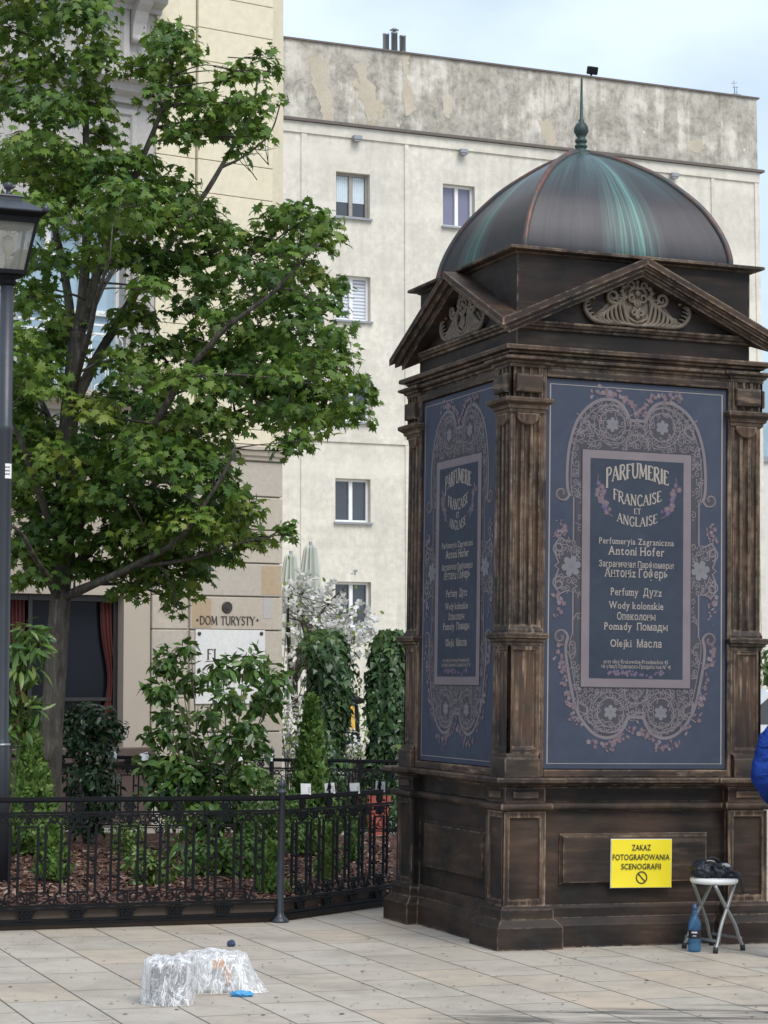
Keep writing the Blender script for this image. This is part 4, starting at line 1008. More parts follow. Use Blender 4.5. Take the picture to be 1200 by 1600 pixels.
# on the roof
for i, (px, top) in enumerate(((603, 53), (616, 51), (629, 56))):
    a, c = qb(px, top, 1.2); m = MB(); r = .095; m.lathe([(r, z_par-.6), (r, c-.05), (r*1.05, c-.05), (r*1.05, c)], 14, 0, True)
    if i == 1: m.lathe([(r*.5, c), (r*.5, c+.06), (r*1.5, c+.07), (.001, c+.16)], 14)
    o = m.build('vent_pipe', SHEET); o.matrix_world = MBm @ Matrix.Translation((a, 1.2, 0))
    tag(o, ('plain metal flue pipe, leftmost of the three on the roof edge', 'capped metal flue pipe between two plain ones on the roof edge', 'plain metal flue pipe, rightmost of the three on the roof edge')[i], 'flue pipe', 'flue pipes on the apartment block roof')
fl = thing('floodlight', 'small black floodlight standing on the parapet beside the kiosk finial', 'floodlight', mat=MBm @ Matrix.Translation((qb(924, 116, .3)[0], .3, z_par+.05)))
m = MB(); m.rbox(-.15, .15, -.1, .12, .12, .36, .03, 0, Matrix.Rotation(.3, 4, 'X')); m.build('lamp_head', IRON, fl)
m = MB(); m.tube([(0, 0, 0), (0, .02, .16)], .03, 8); m.box(-.1, .1, -.06, .06, 0, .02); m.build('bracket', IRON, fl)
an = thing('aerial', 'thin roof aerial near the right end of the parapet', 'aerial', mat=MBm @ Matrix.Translation((qb(1149, 145, .3)[0], .3, z_par+.05)))
m = MB(); m.rbox(-.14, .14, -.1, .1, 0, .09, .015); m.build('base', SHEET, an)
m = MB(); m.tube([(-.02, 0, .08), (-.05, 0, .52)], .014, 6); m.tube([(.05, 0, .08), (.06, 0, .34)], .012, 6); m.tube([(-.14, 0, .42), (.06, 0, .46)], .009, 5); m.tube([(-.1, 0, .3), (.1, 0, .32)], .009, 5); m.build('mast', SHEET, an)

# --- pale office block far right, seen only past the kiosk
PC = at(1196, 1120, 78.0); PC.z = 0
MC, qc = bframe(PC, R(12))
off = thing('office_block', 'pale office block with glazed upper band at the right edge behind the kiosk', 'building', mat=MC)
zt0 = qc(1197, 566)[1]; zg = qc(1197, 722)[1]
mb = MB(); mb.box(-3, 14, 0, 10, 0, zg); mb.build('wall', plain('pale_render', (.62, .61, .58), .85, 0, .06, 1, .05), off)
mb = MB(); mb.box(-3, 14, .05, 10, zg+.2, zt0); gb = mb.build('glazing', GL_SKY, off)
mb = MB()
for i in range(12): mb.box(-3+i*1.5, -2.92+i*1.5, -.03, .045, zg+.2, zt0)
mb.box(-3, 14, -.1, .04, zg, zg+.18); mb.build('mullions', SHEET, gb)
#@@FENCES
# ------------------------------------------------------------------ iron fences
def fence_rail(m, length, T=.337, phase=0.0, x0=0.0, spears=True):
    """cast and wrought railing along +x from x0, z up"""
    b = .0075
    def bar(x, za, zb_): m.box(x-b, x+b, -b, b, za, zb_)
    def ring_(x, z, r, t=.0085, n=12): m.tube([(x+r*math.cos(2*PI*i/n), 0, z+r*math.sin(2*PI*i/n)) for i in range(n+1)], t, 4, 0, False, False)
    def arc(x, z, r, a0, a1, t=.0085, n=8): m.tube([(x+r*math.cos(a0+(a1-a0)*i/n), 0, z+r*math.sin(a0+(a1-a0)*i/n)) for i in range(n+1)], t, 4, 0, False)
    X1 = x0+length
    for z, h, d in ((.835, .012, .016), (.818, .006, .008), (.745, .008, .011), (.728, .005, .007), (.150, .008, .011), (.128, .006, .008), (.062, .008, .010), (.040, .010, .014)):
        m.box(x0, X1, -d, d, z-h, z+h)
    k = math.floor((0-phase)/T)-1
    while True:
        o = x0+phase+k*T; k += 1
        if o > X1+T: break
        if o < x0-T: continue
        ok = lambda x: x0+.012 < x < X1-.012
        for fx in (.22, .38, .76, .91):
            if ok(o+fx*T): bar(o+fx*T, .235, .655)
        # closed frame in one gap, lyre in the next
        xa, xb = o+.38*T, o+.76*T
        if ok(xa) and ok(xb):
            m.box(xa+b, xb-b, -b*.9, b*.9, .229, .242); m.box(xa+b, xb-b, -b*.9, b*.9, .648, .661)
            xc = (xa+xb)/2
            ring_(xc, .785, .033); ring_(xc, .785, .014); m.box(xc-.004, xc+.004, -.006, .006, .752, .815); m.box(xc-.045, xc+.045, -.005, .005, .781, .789)
            for dx, dz in ((.017, .017), (-.017, .017), (.017, -.017), (-.017, -.017)): m.lathe([(.001, -.006), (.009, 0), (.001, .006)], 6, 0, False, Matrix.Translation((xc+dx, -.003, .785+dz)) @ Matrix.Rotation(PI/2, 4, 'X'))
            for w_ in (.045, .07): 
                m.tube([(xc-w_, 0, .128), (xc, 0, .128-w_*.95), (xc+w_, 0, .128)], .006, 4, 0, False)
            arc(xc, .095, .038, 0, 2*PI, .009, 12); arc(xc, .095, .018, 0, 2*PI, .007, 8); m.box(xc-.004, xc+.004, -.006, .006, .06, .13)
            arc(xc-.034, .700, .022, -PI*.5, PI*1.0, .009); arc(xc+.034, .700, .022, PI*1.5, 0, .009)
            m.lathe([(.001, .661), (.010, .675), (.014, .69), (.006, .705), (.009, .715), (.001, .728)], 8, 0, True, Matrix.Translation((xc, 0, 0)))
            ring_(xc-.042, .195, .026); ring_(xc+.042, .195, .026); m.box(xc-.004, xc+.004, -.005, .005, .155, .232)
            if spears and k % 2 == 0:
                m.lathe([(.010, .845), (.012, .86), (.006, .87), (.016, .885), (.012, .90), (.004, .925), (.001, .945)], 8, 0, True, Matrix.Translation((xc, 0, 0)))
                for s in (-1, 1): m.tube([(xc, 0, .872), (xc+s*.022, 0, .878), (xc+s*.030, 0, .860)], .005, 5)
        xa, xb = o+.91*T, o+1.22*T
        if ok(xa) and ok(xb):
            xc = (xa+xb)/2
            arc(xc, .640, (xb-xa)/2, 0, PI, .006, 10); ring_(xc, .700, .020)
            arc(xa-.004, .205, .034, -PI*.55, PI*.5, .009); arc(xb+.004, .205, .034, PI*.5, PI*1.55, .009); ring_(xc, .175, .016)
        xa, xb = o+.22*T, o+.38*T
        for xa, xb in ((o+.22*T, o+.38*T), (o+.76*T, o+.91*T)):
            if ok(xa) and ok(xb):
                xc = (xa+xb)/2
                for z in (.33, .44, .55):
                    m.lathe([(.001, -.014), (.013, -.006), (.013, .006), (.001, .014)], 6, 0, True, Matrix.Translation((xc, 0, z))); m.box(xa, xb, -.003, .003, z-.003, z+.003)
                arc(xc, .655, (xb-xa)/2, 0, PI, .005, 6); arc(xc-.03, .70, .022, 0, PI*1.4, .005); arc(xc+.03, .70, .022, PI, -PI*.4, .005)
                arc(xc, .235, (xb-xa)/2, PI, 2*PI, .005, 6)
def fence_post(parent, x):
    m = MB(); m.lathe([(.062, 0), (.062, .012), (.045, .030), (.030, .045), (.0245, .07), (.0235, .86), (.034, .866), (.034, .876), (.022, .880), (.018, .90), (.024, .905), (.026, .925), (.016, .945), (.008, .955), (.006, .962), (.001, .968)], 16, 0, True, Matrix.Translation((x, 0, 0)))
    return m.build('fence_post', IRON2, parent)
BOARD = plain('weathered_board', (.10, .07, .05), .8, 0, .35, 5, .2)
def fence(name, label, A, B, phase, posts, board=True, spears=True):
    d = B-A; L_ = d.length; t = thing(name, label, 'fence', A, math.atan2(d.y, d.x), 'ornamental iron fences')
    m = MB(); fence_rail(m, L_, .337, phase, 0, spears); m.build('railing', IRON, t)
    for p in posts: fence_post(t, p)
    if board:
        m = MB(); m.rbox(.03, L_-.02, .03, .065, 0, .14, .004); m.build('edging_board', BOARD, t)
    return t
LA = (FP1-FP0).length
fence('iron_fence', 'long black ornamental fence under the maple, nearest to the camera on the left', FP0, FP1, .05, [.02, LA])
fence('iron_fence', 'short black ornamental fence running from the grey post back to the kiosk, with four cards', FP1+Vector((.02, .035, 0)), FP2, .02, [])
fence('iron_fence', 'far black ornamental fence in front of the town house, behind the shrubs', Vector((-4.2, BACK_Y, 0)), Vector((1.3, BACK_Y+.05, 0)), .1, [.02, 3.1], False, False)
CARD = plain('white_card', (.80, .80, .79), .6, 0, .02, 4, .02); INK = plain('faint_print', (.35, .35, .36), .7, 0, .1, 20, 0)
dirc = (FP2-FP1).normalized()
def card(px, py, Y, tilt, rz, label, pr=True):
    p = at(px, py, Y); t = thing('card', label, 'card', p, rz, 'white cards clipped to the fences'); t.rotation_euler = (R(-8), tilt, rz)
    m = MB(); w_, h_ = .041, .038; m.add([(-w_, -.004, -h_), (0, -.0, -h_), (w_, -.003, -h_), (w_, -.005, h_), (0, -.001, h_), (-w_, -.006, h_)], [(0, 1, 4, 5), (1, 2, 3, 4)]); 
    m.add([(-w_, .0, -h_), (0, .004, -h_), (w_, .0, -h_), (w_, -.001, h_), (0, .003, h_), (-w_, -.002, h_)], [(5, 4, 1, 0), (4, 3, 2, 1)]); m.build('paper', CARD, t, recalc=False)
    m = MB()
    for i in range(3): m.box(w_*.35, w_*.85, -.0062, -.0055, -.02+i*.014, -.016+i*.014)
    m.build('print', INK, t)
def fy(px):      # depth of the short fence under a picture column
    A, B = FP1, FP2; lo, hi = 0.0, 1.0
    for _ in range(30):
        mid = (lo+hi)/2; P = A.lerp(B, mid); d = P-Vector((0, 0, EYE)); x = d.dot(c_rt)/d.dot(fw)*F+600
        if x < px: lo = mid
        else: hi = mid
    return FP1.lerp(FP2, lo).y
rz_ = math.atan2(dirc.y, dirc.x)
for i, (px, py, tl) in enumerate(((477.5, 1233, .03), (515, 1232, -.08), (554, 1232, -.03), (594, 1229, .10))):
    card(px, py, fy(px)-.02, tl, rz_*.6, ('white card on the short fence, nearest to the grey post', 'tilted white card on the short fence, second from the grey post', 'white card on the short fence in front of the red planters', 'white card leaning right on the short fence, closest to the kiosk')[i])
for i, (px, py, tl) in enumerate(((131, 1181, .0), (176, 1180, .05), (226, 1182, -.3), (379, 1183, 0), (420, 1183, .08))):
    card(px, py, BACK_Y-.03, tl, 0, ('white card on the far fence half hidden by the dark evergreen shrub', 'white card on the far fence just right of the dark evergreen shrub', 'crooked white card on the far fence below the beige shop jamb', 'white card on the far fence seen through the tall laurel shrub', 'white card on the far fence at the corner of the stone house')[i])

# ------------------------------------------------------------------ lamp post
LP = at(-1.5, 1410, 16.4); LP.z = .1
lamp = thing('street_lamp', 'black lantern street lamp on a tall post at the left edge', 'street lamp', LP)
lamp.rotation_euler = (0, -.0165, R(24))
HZ = at(10, 432, 16.4).z-LP.z; SC = .98
m = MB(); m.lathe([(.064, 0), (.064, 1.02), (.062, 1.03), (.058, 1.05), (.052, 1.07), (.052, HZ*.74), (.056, HZ*.742), (.056, HZ*.75), (.051, HZ*.752), (.050, HZ-.02)], 20, 0, True); m.build('post', IRON2, lamp)
m = MB(); m.lathe([(.065, 1.012), (.069, 1.016), (.069, 1.028), (.064, 1.032)], 20); m.build('collar', SHEET, lamp)
m = MB(); m.lathe([(.05, HZ-.08), (.075, HZ-.05), (.06, HZ-.03), (.10, HZ-.01), (.10, HZ+.0)], 12); m.build('bracket', IRON, lamp)
def sqr(a, z): return [(-a, -a, z), (a, -a, z), (a, a, z), (-a, a, z)]
m = MB(); b0, b1, zt_ = .108, .175, HZ+.40
m.rings([sqr(b0+.012, HZ), sqr(b0+.015, HZ+.03), sqr(b0, HZ+.035)])
for sx, sy in ((-1, -1), (1, -1), (1, 1), (-1, 1)): m.tube([(sx*b0, sy*b0, HZ+.03), (sx*b1, sy*b1, zt_)], .015, 4, 0, False)
m.rings([sqr(b1+.012, zt_-.02), sqr(b1+.02, zt_+.02), sqr(b1+.06, zt_+.05), sqr(b1+.062, zt_+.062)])
lf = m.build('lantern_frame', IRON, lamp)
m = MB(); m.rings([sqr(b1+.064, zt_+.060), sqr(b1+.064, zt_+.068), sqr(.10, zt_+.155), sqr(.085, zt_+.16), sqr(.085, zt_+.185), sqr(.095, zt_+.188), sqr(.09, zt_+.198), sqr(.03, zt_+.215)])
for sx, sy in ((-1, -1), (1, -1), (1, 1), (-1, 1)):
    q = b1+.052; m.tube([(sx*q, sy*q, zt_+.06), (sx*q, sy*q, zt_+.10), (sx*q*.98, sy*q*.98, zt_+.125)], [.034, .022, .003], 6)
m.lathe([(.03, zt_+.21), (.018, zt_+.225), (.018, zt_+.25), (.036, zt_+.262), (.036, zt_+.295), (.028, zt_+.302), (.001, zt_+.306)], 12); m.build('lantern_roof', IRON2, lamp)
gg = G('dusty_lantern_glass'); n1 = gg.noise(9, 5, .6, gg.co('Object', (1, 1, .4)))
gg.out(gg.mix(n1, (.20, .20, .17), (.34, .335, .30)), .12); ts = gg.n('BsdfTransparent'); ms = gg.n('MixShader'); ms.inputs[0].default_value = .48
gg.t.links.new(ts.outputs[0], ms.inputs[1]); gg.t.links.new(gg.b.outputs[0], ms.inputs[2]); gg.t.links.new(ms.outputs[0], gg.o.inputs[0])
m = MB(); q0, q1 = b0-.004, b1-.004
for k in range(4):
    m.add([side_xf(k) @ Vector(p) for p in ((-q0, -q0, HZ+.035), (q0, -q0, HZ+.035), (q1, -q1, zt_-.02), (-q1, -q1, zt_-.02))], [(0, 1, 2, 3)])
m.build('lantern_glass', gg.m, lf)
m = MB(); m.lathe([(.02, HZ+.03), (.02, HZ+.16), (.04, HZ+.19), (.05, HZ+.24), (.04, HZ+.29), (.001, HZ+.31)], 12); m.build('bulb', plain('frosted_bulb', (.6, .56, .45), .4), lf)
m = MB()
for (za, zb2, a0, a1) in ((1.93+.55, 2.08+.55, -1.0, .2),):
    zc = at(10, 737, 16.4).z-LP.z
    rs = [[(.0535*math.cos(-PI/2-.45+a*.14+.25), .0535*math.sin(-PI/2-.45+a*.14+.25), z) for a in range(9)] for z in (zc-.055, zc+.055)]
    m.rings(rs, 0, True, False, None, False)
stk = m.build('sticker', CARD, lamp)
m = MB()
for i in range(4):
    for j in range(3):
        a = -PI/2-.2+i*.2; z = zc-.03+j*.026; m.add([Matrix.Rotation(a+PI/2, 4, 'Z') @ Vector(p) for p in ((-.004, -.0542, z), (.0035, -.0542, z), (.004, -.0542, z+.014), (-.003, -.0542, z+.012))], [(0, 1, 2, 3)])
m.build('sticker_print', BLK, stk, recalc=False)
#@@PLANTS
# ------------------------------------------------------------------ foliage
T_MAPLE = ([(0, .22, .02), (0, 0, 0), (.20, .03, -.02), (.46, -.04, -.10), (.30, .20, -.02), (.56, .42, -.12), (.27, .44, -.02), (.30, .66, -.06), (.10, .62, 0), (0, 1.0, -.14), (-.10, .62, 0), (-.30, .66, -.06), (-.27, .44, -.02), (-.56, .42, -.12), (-.30, .20, -.02), (-.46, -.04, -.10), (-.20, .03, -.02)],
           [(0, i, i+1 if i < 16 else 1) for i in range(1, 17)])
T_LEAF = ([(0, 0, 0), (.20, .28, .05), (.22, .58, .05), (0, 1, -.06), (-.22, .58, .05), (-.20, .28, .05), (0, .5, 0)], [(0, 1, 6), (1, 2, 6), (2, 3, 6), (3, 4, 6), (4, 5, 6), (5, 0, 6)])
T_LONG = ([(0, 0, 0), (.10, .25, .03), (.11, .6, .02), (0, 1, -.12), (-.11, .6, .02), (-.10, .25, .03), (0, .5, -.01)], [(0, 1, 6), (1, 2, 6), (2, 3, 6), (3, 4, 6), (4, 5, 6), (5, 0, 6)])
T_IVY = ([(0, 0, 0), (.42, .05, -.05), (.24, .35, 0), (0, .95, -.08), (-.24, .35, 0), (-.42, .05, -.05)], [(0, 1, 2), (0, 2, 3), (0, 3, 4), (0, 4, 5)])
T_SPRAY = ([(0, 0, 0), (.10, .3, .02), (.28, .5, 0), (.13, .6, .02), (.16, .9, -.02), (0, 1.05, -.04), (-.16, .9, -.02), (-.13, .6, .02), (-.28, .5, 0), (-.10, .3, .02)], [(0, 1, 9), (1, 2, 3), (9, 1, 3, 7), (7, 8, 9), (3, 4, 5), (3, 5, 7), (5, 6, 7)])
T_PETAL = ([(0, 0, 0), (.3, .35, .12), (.25, .8, .10), (0, 1, .0), (-.25, .8, .10), (-.3, .35, .12), (0, .5, -.02)], [(0, 1, 6), (1, 2, 6), (2, 3, 6), (3, 4, 6), (4, 5, 6), (5, 0, 6)])
def leaf_cloud(name, tmpl, pos, nrm, drc, size, tint, mat, parent=None):
    pos = np.asarray(pos, float); nrm = np.asarray(nrm, float); drc = np.asarray(drc, float); size = np.asarray(size, float)
    nrm /= np.linalg.norm(nrm, axis=1, keepdims=True)+1e-9
    drc = drc-nrm*np.sum(drc*nrm, 1, keepdims=True); drc /= np.linalg.norm(drc, axis=1, keepdims=True)+1e-9
    sd_ = np.cross(drc, nrm)
    tv = np.array(tmpl[0]); n, k = len(pos), len(tv)
    V = pos[:, None, :]+size[:, None, None]*(tv[None, :, 0:1]*sd_[:, None]+tv[None, :, 1:2]*drc[:, None]+tv[None, :, 2:3]*nrm[:, None])
    me = bpy.data.meshes.new(name); me.vertices.add(n*k); me.vertices.foreach_set('co', V.reshape(-1))
    fl = tmpl[1]; ls = np.array([len(f) for f in fl]); flat = np.array([i for f in fl for i in f])
    nl = len(flat); me.loops.add(n*nl); me.loops.foreach_set('vertex_index', (flat[None]+k*np.arange(n)[:, None]).reshape(-1).astype(np.int32))
    starts = np.concatenate([[0], np.cumsum(ls)[:-1]]); me.polygons.add(n*len(fl)); me.polygons.foreach_set('loop_start', (starts[None]+nl*np.arange(n)[:, None]).reshape(-1).astype(np.int32))
    me.update(calc_edges=True); me.validate()
    at_ = me.attributes.new('tint', 'FLOAT', 'POINT'); at_.data.foreach_set('value', np.repeat(np.asarray(tint, float), k).astype(np.float32))
    me.materials.append(mat); return link(name, me, parent)
def rdir(n):
    v = rng.normal(size=(n, 3)); return v/np.linalg.norm(v, axis=1, keepdims=True)
def shell(n, c, r, inner=.55, up=.25):
    """leaf sites through an ellipsoid's outer part, facing out and up"""
    d = rdir(n); rad = (inner+(1-inner)*rng.random(n))[:, None]
    p = np.array(c)+d*rad*np.array(r)*(1+.12*rng.normal(size=(n, 1)))
    nr = d*.9+np.array([0, 0, up])+rng.normal(size=(n, 3))*.45
    dr = d*.6+np.array([0, 0, -.5])+rng.normal(size=(n, 3))*.5
    return p, nr, dr

# maple -------------------------------------------------------------
TD = 19.8
TB = at(74, 1330, TD); TB.z = .08
maple = thing('maple_tree', 'tall leafy maple with grey trunk growing in the fenced bed', 'tree', TB)
def tp(px, py, dy=0.0): return at(px, py, TD+dy)-TB
limbs = []
tm = MB()
def limb(pts, r0, r1, sides=8):
    P = catmull([tp(*p) for p in pts], 6*len(pts)); n = len(P)
    P = [p+Vector((noise.noise(p*1.7), noise.noise(p*1.7+Vector((9, 0, 0))), 0))*.03 for p in P]
    rad = [(r0+(r1-r0)*(i/(n-1))**.8)*(1+.10*noise.noise(p*5)) for i, p in enumerate(P)]
    tm.tube(P, rad, sides); limbs.append(list(zip(P, rad))); return P
TR = [(70, 1345, 0), (76, 1230, 0), (84, 1080, 0), (93, 950, 0), (98, 860, .02), (104, 740, .05), (113, 610, .05), (123, 520, .05)]
limb(TR, .118, .075, 12)
tm.lathe([(.19, -.05), (.15, .05), (.125, .2), (.118, .4)], 12, 0, True)
LB = [([(123, 525, .05), (133, 440, .1), (138, 330, .1), (136, 210, .0), (137, 110, -.1), (150, 30, -.15)], .062, .014),
      ([(118, 560, .05), (105, 460, .25), (90, 370, .4), (60, 270, .5), (48, 170, .5), (45, 50, .45)], .050, .012),
      ([(126, 510, .05), (160, 410, -.2), (196, 310, -.35), (238, 215, -.4), (262, 140, -.4), (272, 75, -.35)], .052, .010),
      ([(112, 640, .05), (165, 540, .5), (225, 440, .9), (290, 345, 1.2), (345, 262, 1.3), (385, 190, 1.35), (405, 115, 1.4)], .056, .009),
      ([(345, 262, 1.3), (380, 245, 1.3), (420, 208, 1.25), (440, 160, 1.2)], .016, .006),
      ([(100, 850, .02), (160, 765, -.2), (225, 690, -.45), (285, 590, -.7), (345, 520, -.9), (420, 460, -1.0), (500, 380, -1.1)], .058, .009),
      ([(104, 760, .05), (180, 690, .3), (270, 610, .5), (360, 560, .7), (450, 530, .8), (530, 470, .8)], .048, .009),
      ([(99, 900, .0), (160, 840, .35), (235, 765, .6), (300, 690, .8), (380, 640, .85), (470, 620, .9), (560, 610, .9)], .050, .009),
      ([(95, 935, 0), (150, 912, -.3), (205, 885, -.6), (275, 845, -.9), (335, 760, -1.1), (365, 700, -1.2)], .048, .012),
      ([(205, 885, -.6), (290, 875, -.7), (370, 850, -.8), (440, 835, -.85)], .022, .006),
      ([(150, 912, -.3), (210, 915, .2), (265, 935, .5), (285, 950, .55)], .018, .006),
      ([(98, 860, .02), (60, 770, -.4), (25, 680, -.7), (-40, 590, -.9)], .045, .012),
      ([(104, 740, .05), (75, 650, .6), (30, 560, 1.0), (-30, 480, 1.3)], .042, .012),
      ([(93, 940, 0), (62, 880, -.6), (30, 830, -1.0), (-20, 800, -1.2)], .036, .010),
      ([(110, 650, .05), (130, 560, -.8), (150, 470, -1.4), (170, 400, -1.7)], .040, .012),
      ([(120, 545, .05), (150, 470, 1.0), (190, 400, 1.7), (230, 350, 2.0)], .040, .012),
      ([(285, 590, -.7), (340, 585, -.9), (420, 590, -1.1), (490, 600, -1.1)], .022, .007),
      ([(225, 440, .9), (300, 420, .7), (390, 400, .4), (460, 355, .2)], .022, .007)]
for pts, r0, r1 in LB: limb(pts, r0, r1)
# clumps: picture column, row, half width, half height of each plate of leaves
CL = [(40, 40, 70, 45), (120, 30, 60, 40), (60, 110, 80, 45), (155, 95, 45, 40), (20, 165, 60, 40), (140, 165, 45, 40), (85, 170, 50, 35), (165, 215, 28, 26), (60, 235, 85, 36), (100, -20, 90, 40), (10, -10, 60, 40),
      (268, 52, 42, 22), (248, 82, 36, 22), (295, 80, 28, 22), (225, 112, 36, 22), (262, 112, 34, 22), (300, 92, 20, 16), (240, 145, 30, 22), (285, 150, 32, 26), (250, 175, 26, 20),
      (415, 92, 24, 16), (425, 110, 18, 14), (385, 118, 34, 18), (360, 128, 22, 16), (425, 155, 28, 18), (400, 180, 30, 24), (375, 160, 24, 22), (395, 215, 32, 20), (375, 235, 22, 14), (310, 160, 38, 28), (345, 195, 40, 28), (318, 212, 42, 26), (280, 215, 34, 24),
      (55, 275, 80, 36), (140, 265, 70, 34), (205, 255, 52, 30), (120, 310, 90, 36), (205, 310, 75, 36), (270, 300, 52, 34), (180, 350, 90, 34), (260, 350, 66, 36), (320, 345, 44, 34), (355, 372, 30, 24), (300, 395, 55, 30), (60, 340, 70, 40),
      (215, 405, 70, 32), (150, 400, 46, 24), (280, 430, 56, 28), (75, 410, 60, 30), (230, 455, 40, 24), (45, 470, 60, 36), (330, 455, 44, 24),
      (465, 338, 44, 24), (500, 350, 32, 20), (430, 350, 36, 26), (520, 375, 22, 16), (485, 375, 36, 22), (410, 385, 44, 26), (448, 400, 44, 24), (505, 395, 26, 16), (372, 420, 40, 24), (420, 438, 50, 26), (480, 430, 40, 24), (528, 455, 26, 24), (510, 480, 36, 22), (460, 470, 50, 28), (400, 480, 50, 28), (350, 500, 50, 26), (300, 480, 40, 22),
      (210, 505, 50, 26), (245, 545, 50, 24), (300, 540, 44, 26), (90, 520, 46, 34), (30, 545, 50, 40), (470, 515, 56, 30), (520, 530, 40, 26), (420, 540, 54, 30), (360, 560, 56, 30), (455, 570, 62, 32), (530, 575, 44, 28), (562, 600, 30, 22), (575, 625, 18, 14), (500, 610, 60, 32), (430, 615, 60, 30), (545, 640, 34, 24), (505, 655, 44, 24), (465, 660, 44, 26), (410, 650, 46, 26), (472, 695, 22, 18), (445, 700, 26, 16),
      (60, 600, 56, 40), (20, 640, 50, 40), (300, 600, 60, 30), (350, 620, 50, 28), (225, 590, 50, 26), (190, 620, 54, 28), (250, 640, 60, 30), (315, 650, 50, 28), (170, 670, 54, 30), (360, 665, 30, 22), (60, 680, 54, 40), (20, 720, 46, 34), (220, 695, 64, 32), (290, 705, 50, 30), (340, 705, 36, 24),
      (150, 735, 46, 32), (240, 740, 60, 30), (310, 755, 56, 30), (355, 770, 32, 26), (70, 745, 50, 34), (380, 800, 34, 22), (320, 800, 62, 30), (260, 790, 60, 30), (200, 775, 56, 32), (160, 800, 50, 32), (350, 830, 52, 26), (400, 845, 36, 18), (440, 828, 18, 14), (452, 838, 10, 8), (290, 845, 60, 28), (225, 835, 56, 30), (170, 850, 46, 28), (40, 800, 48, 34), (75, 885, 40, 24), (130, 890, 34, 20), (35, 905, 30, 16), (100, 820, 34, 28), (65, 840, 48, 30), (35, 865, 40, 24), (90, 870, 30, 18),
      (20, 590, 50, 36), (85, 560, 40, 30), (30, 690, 50, 34), (75, 715, 50, 34), (15, 760, 46, 34), (90, 790, 40, 30), (130, 700, 40, 30), (140, 770, 46, 30), (180, 740, 50, 30), (205, 815, 56, 30), (250, 860, 56, 28), (300, 815, 56, 30), (345, 800, 44, 26), (270, 720, 56, 30), (120, 850, 40, 26), (60, 900, 40, 20), (190, 560, 44, 26), (150, 640, 44, 28), (340, 740, 36, 24), (260, 670, 56, 28), (395, 590, 52, 28), (455, 640, 44, 24), (330, 560, 44, 26), (385, 530, 44, 24), (440, 590, 50, 26), (495, 570, 44, 26), (330, 870, 44, 20), (270, 885, 54, 24), (215, 880, 46, 26), (165, 890, 36, 20), (240, 915, 42, 20), (285, 925, 28, 22), (275, 950, 14, 10), (310, 895, 26, 18), (195, 920, 28, 18)]
allpts = [(p, r) for l in limbs for p, r in l[3:]]
lp, ln, ld, lsz, lt_ = [], [], [], [], []
prng = random.Random(11)
def clump(c, rx, ry, n, base_t):
    rz2 = max(.10, ry); rdep = .5*(rx+ry)*1.05
    # a drooping plate of leaves: upper shell dense, few below
    n = int(n); d = rdir(n); d[:, 2] = np.where(d[:, 2] < -.55, -d[:, 2], d[:, 2])
    rad = (.30+.75*rng.random(n)**.6)[:, None]*(1+.15*rng.normal(size=(n, 1)))
    p = np.array(c)+d*rad*np.array([rx, rdep, rz2*1.05]); p[:, 2] -= .22*rz2*((p[:, 0]-c[0])/rx)**2
    nr = np.stack([d[:, 0]*.7, d[:, 1]*.7-.10, .42+.45*rng.random(n)], 1)+rng.normal(size=(n, 3))*.40
    dr = d*np.array([1, 1, .2])+np.array([0, 0, -.55])+rng.normal(size=(n, 3))*.5
    lp.append(p); ln.append(nr); ld.append(dr); lsz.append(.046+.074*rng.random(n)**1.1); lt_.append(np.clip(base_t+.21*rng.normal(size=n), 0, .97))
nearest = lambda c: min(allpts, key=lambda q: (q[0]-c).length+max(0, q[0].z-c.z)*.6)
for (px, py, hx, hy) in CL:
    for rep in range(2):
        q = Vector(tp(px, py)); 
        dep0 = nearest(q)[0].y if rep == 0 else 0
        # depth: near its own limb, and a second plate further round the crown
        lim = 1.55*math.sin(PI*min(.93, max(.12, (py+150)/1180)))*(1-.35*max(0, (px-260)/340))
        dy = prng.uniform(-lim, lim) if rep else max(-1.7, min(1.7, dep0+prng.uniform(-.35, .35)))
        if rep and hx < 32: 
            if prng.random() < .75: continue
        jx = prng.uniform(-8, 8)*(1 if hx > 30 else .4); jy = prng.uniform(-6, 6)
        c = tp(px+jx, py+jy, dy); k = (TD+dy)/F
        rx, ry = hx*k, hy*k*.92
        area = hx*hy
        clump(c, rx, ry, area*.062*(1 if rep == 0 else .9)+10, .46+.20*prng.gauss(0, 1))
        a, ra = nearest(c)
        if (a-c).length > .05:
            mid = a.lerp(c, .5)+Vector((prng.uniform(-.06, .06), prng.uniform(-.06, .06), prng.uniform(-.02, .08)))
            if (a-c).length < .75: tm.tube(catmull([a, mid, c], 6), [min(ra*.6, .014)*(1-.75*i/6) for i in range(7)], 5)
            for _ in range(4):
                e = c+Vector((prng.uniform(-rx, rx)*.9, prng.uniform(-rx, rx)*.9, prng.uniform(-.1, .8)*ry)); s0 = mid.lerp(c, prng.uniform(.2, 1))
                tm.tube([s0, s0.lerp(e, .5)+Vector((0, 0, -.02)), e], [.006, .0045, .002], 4)
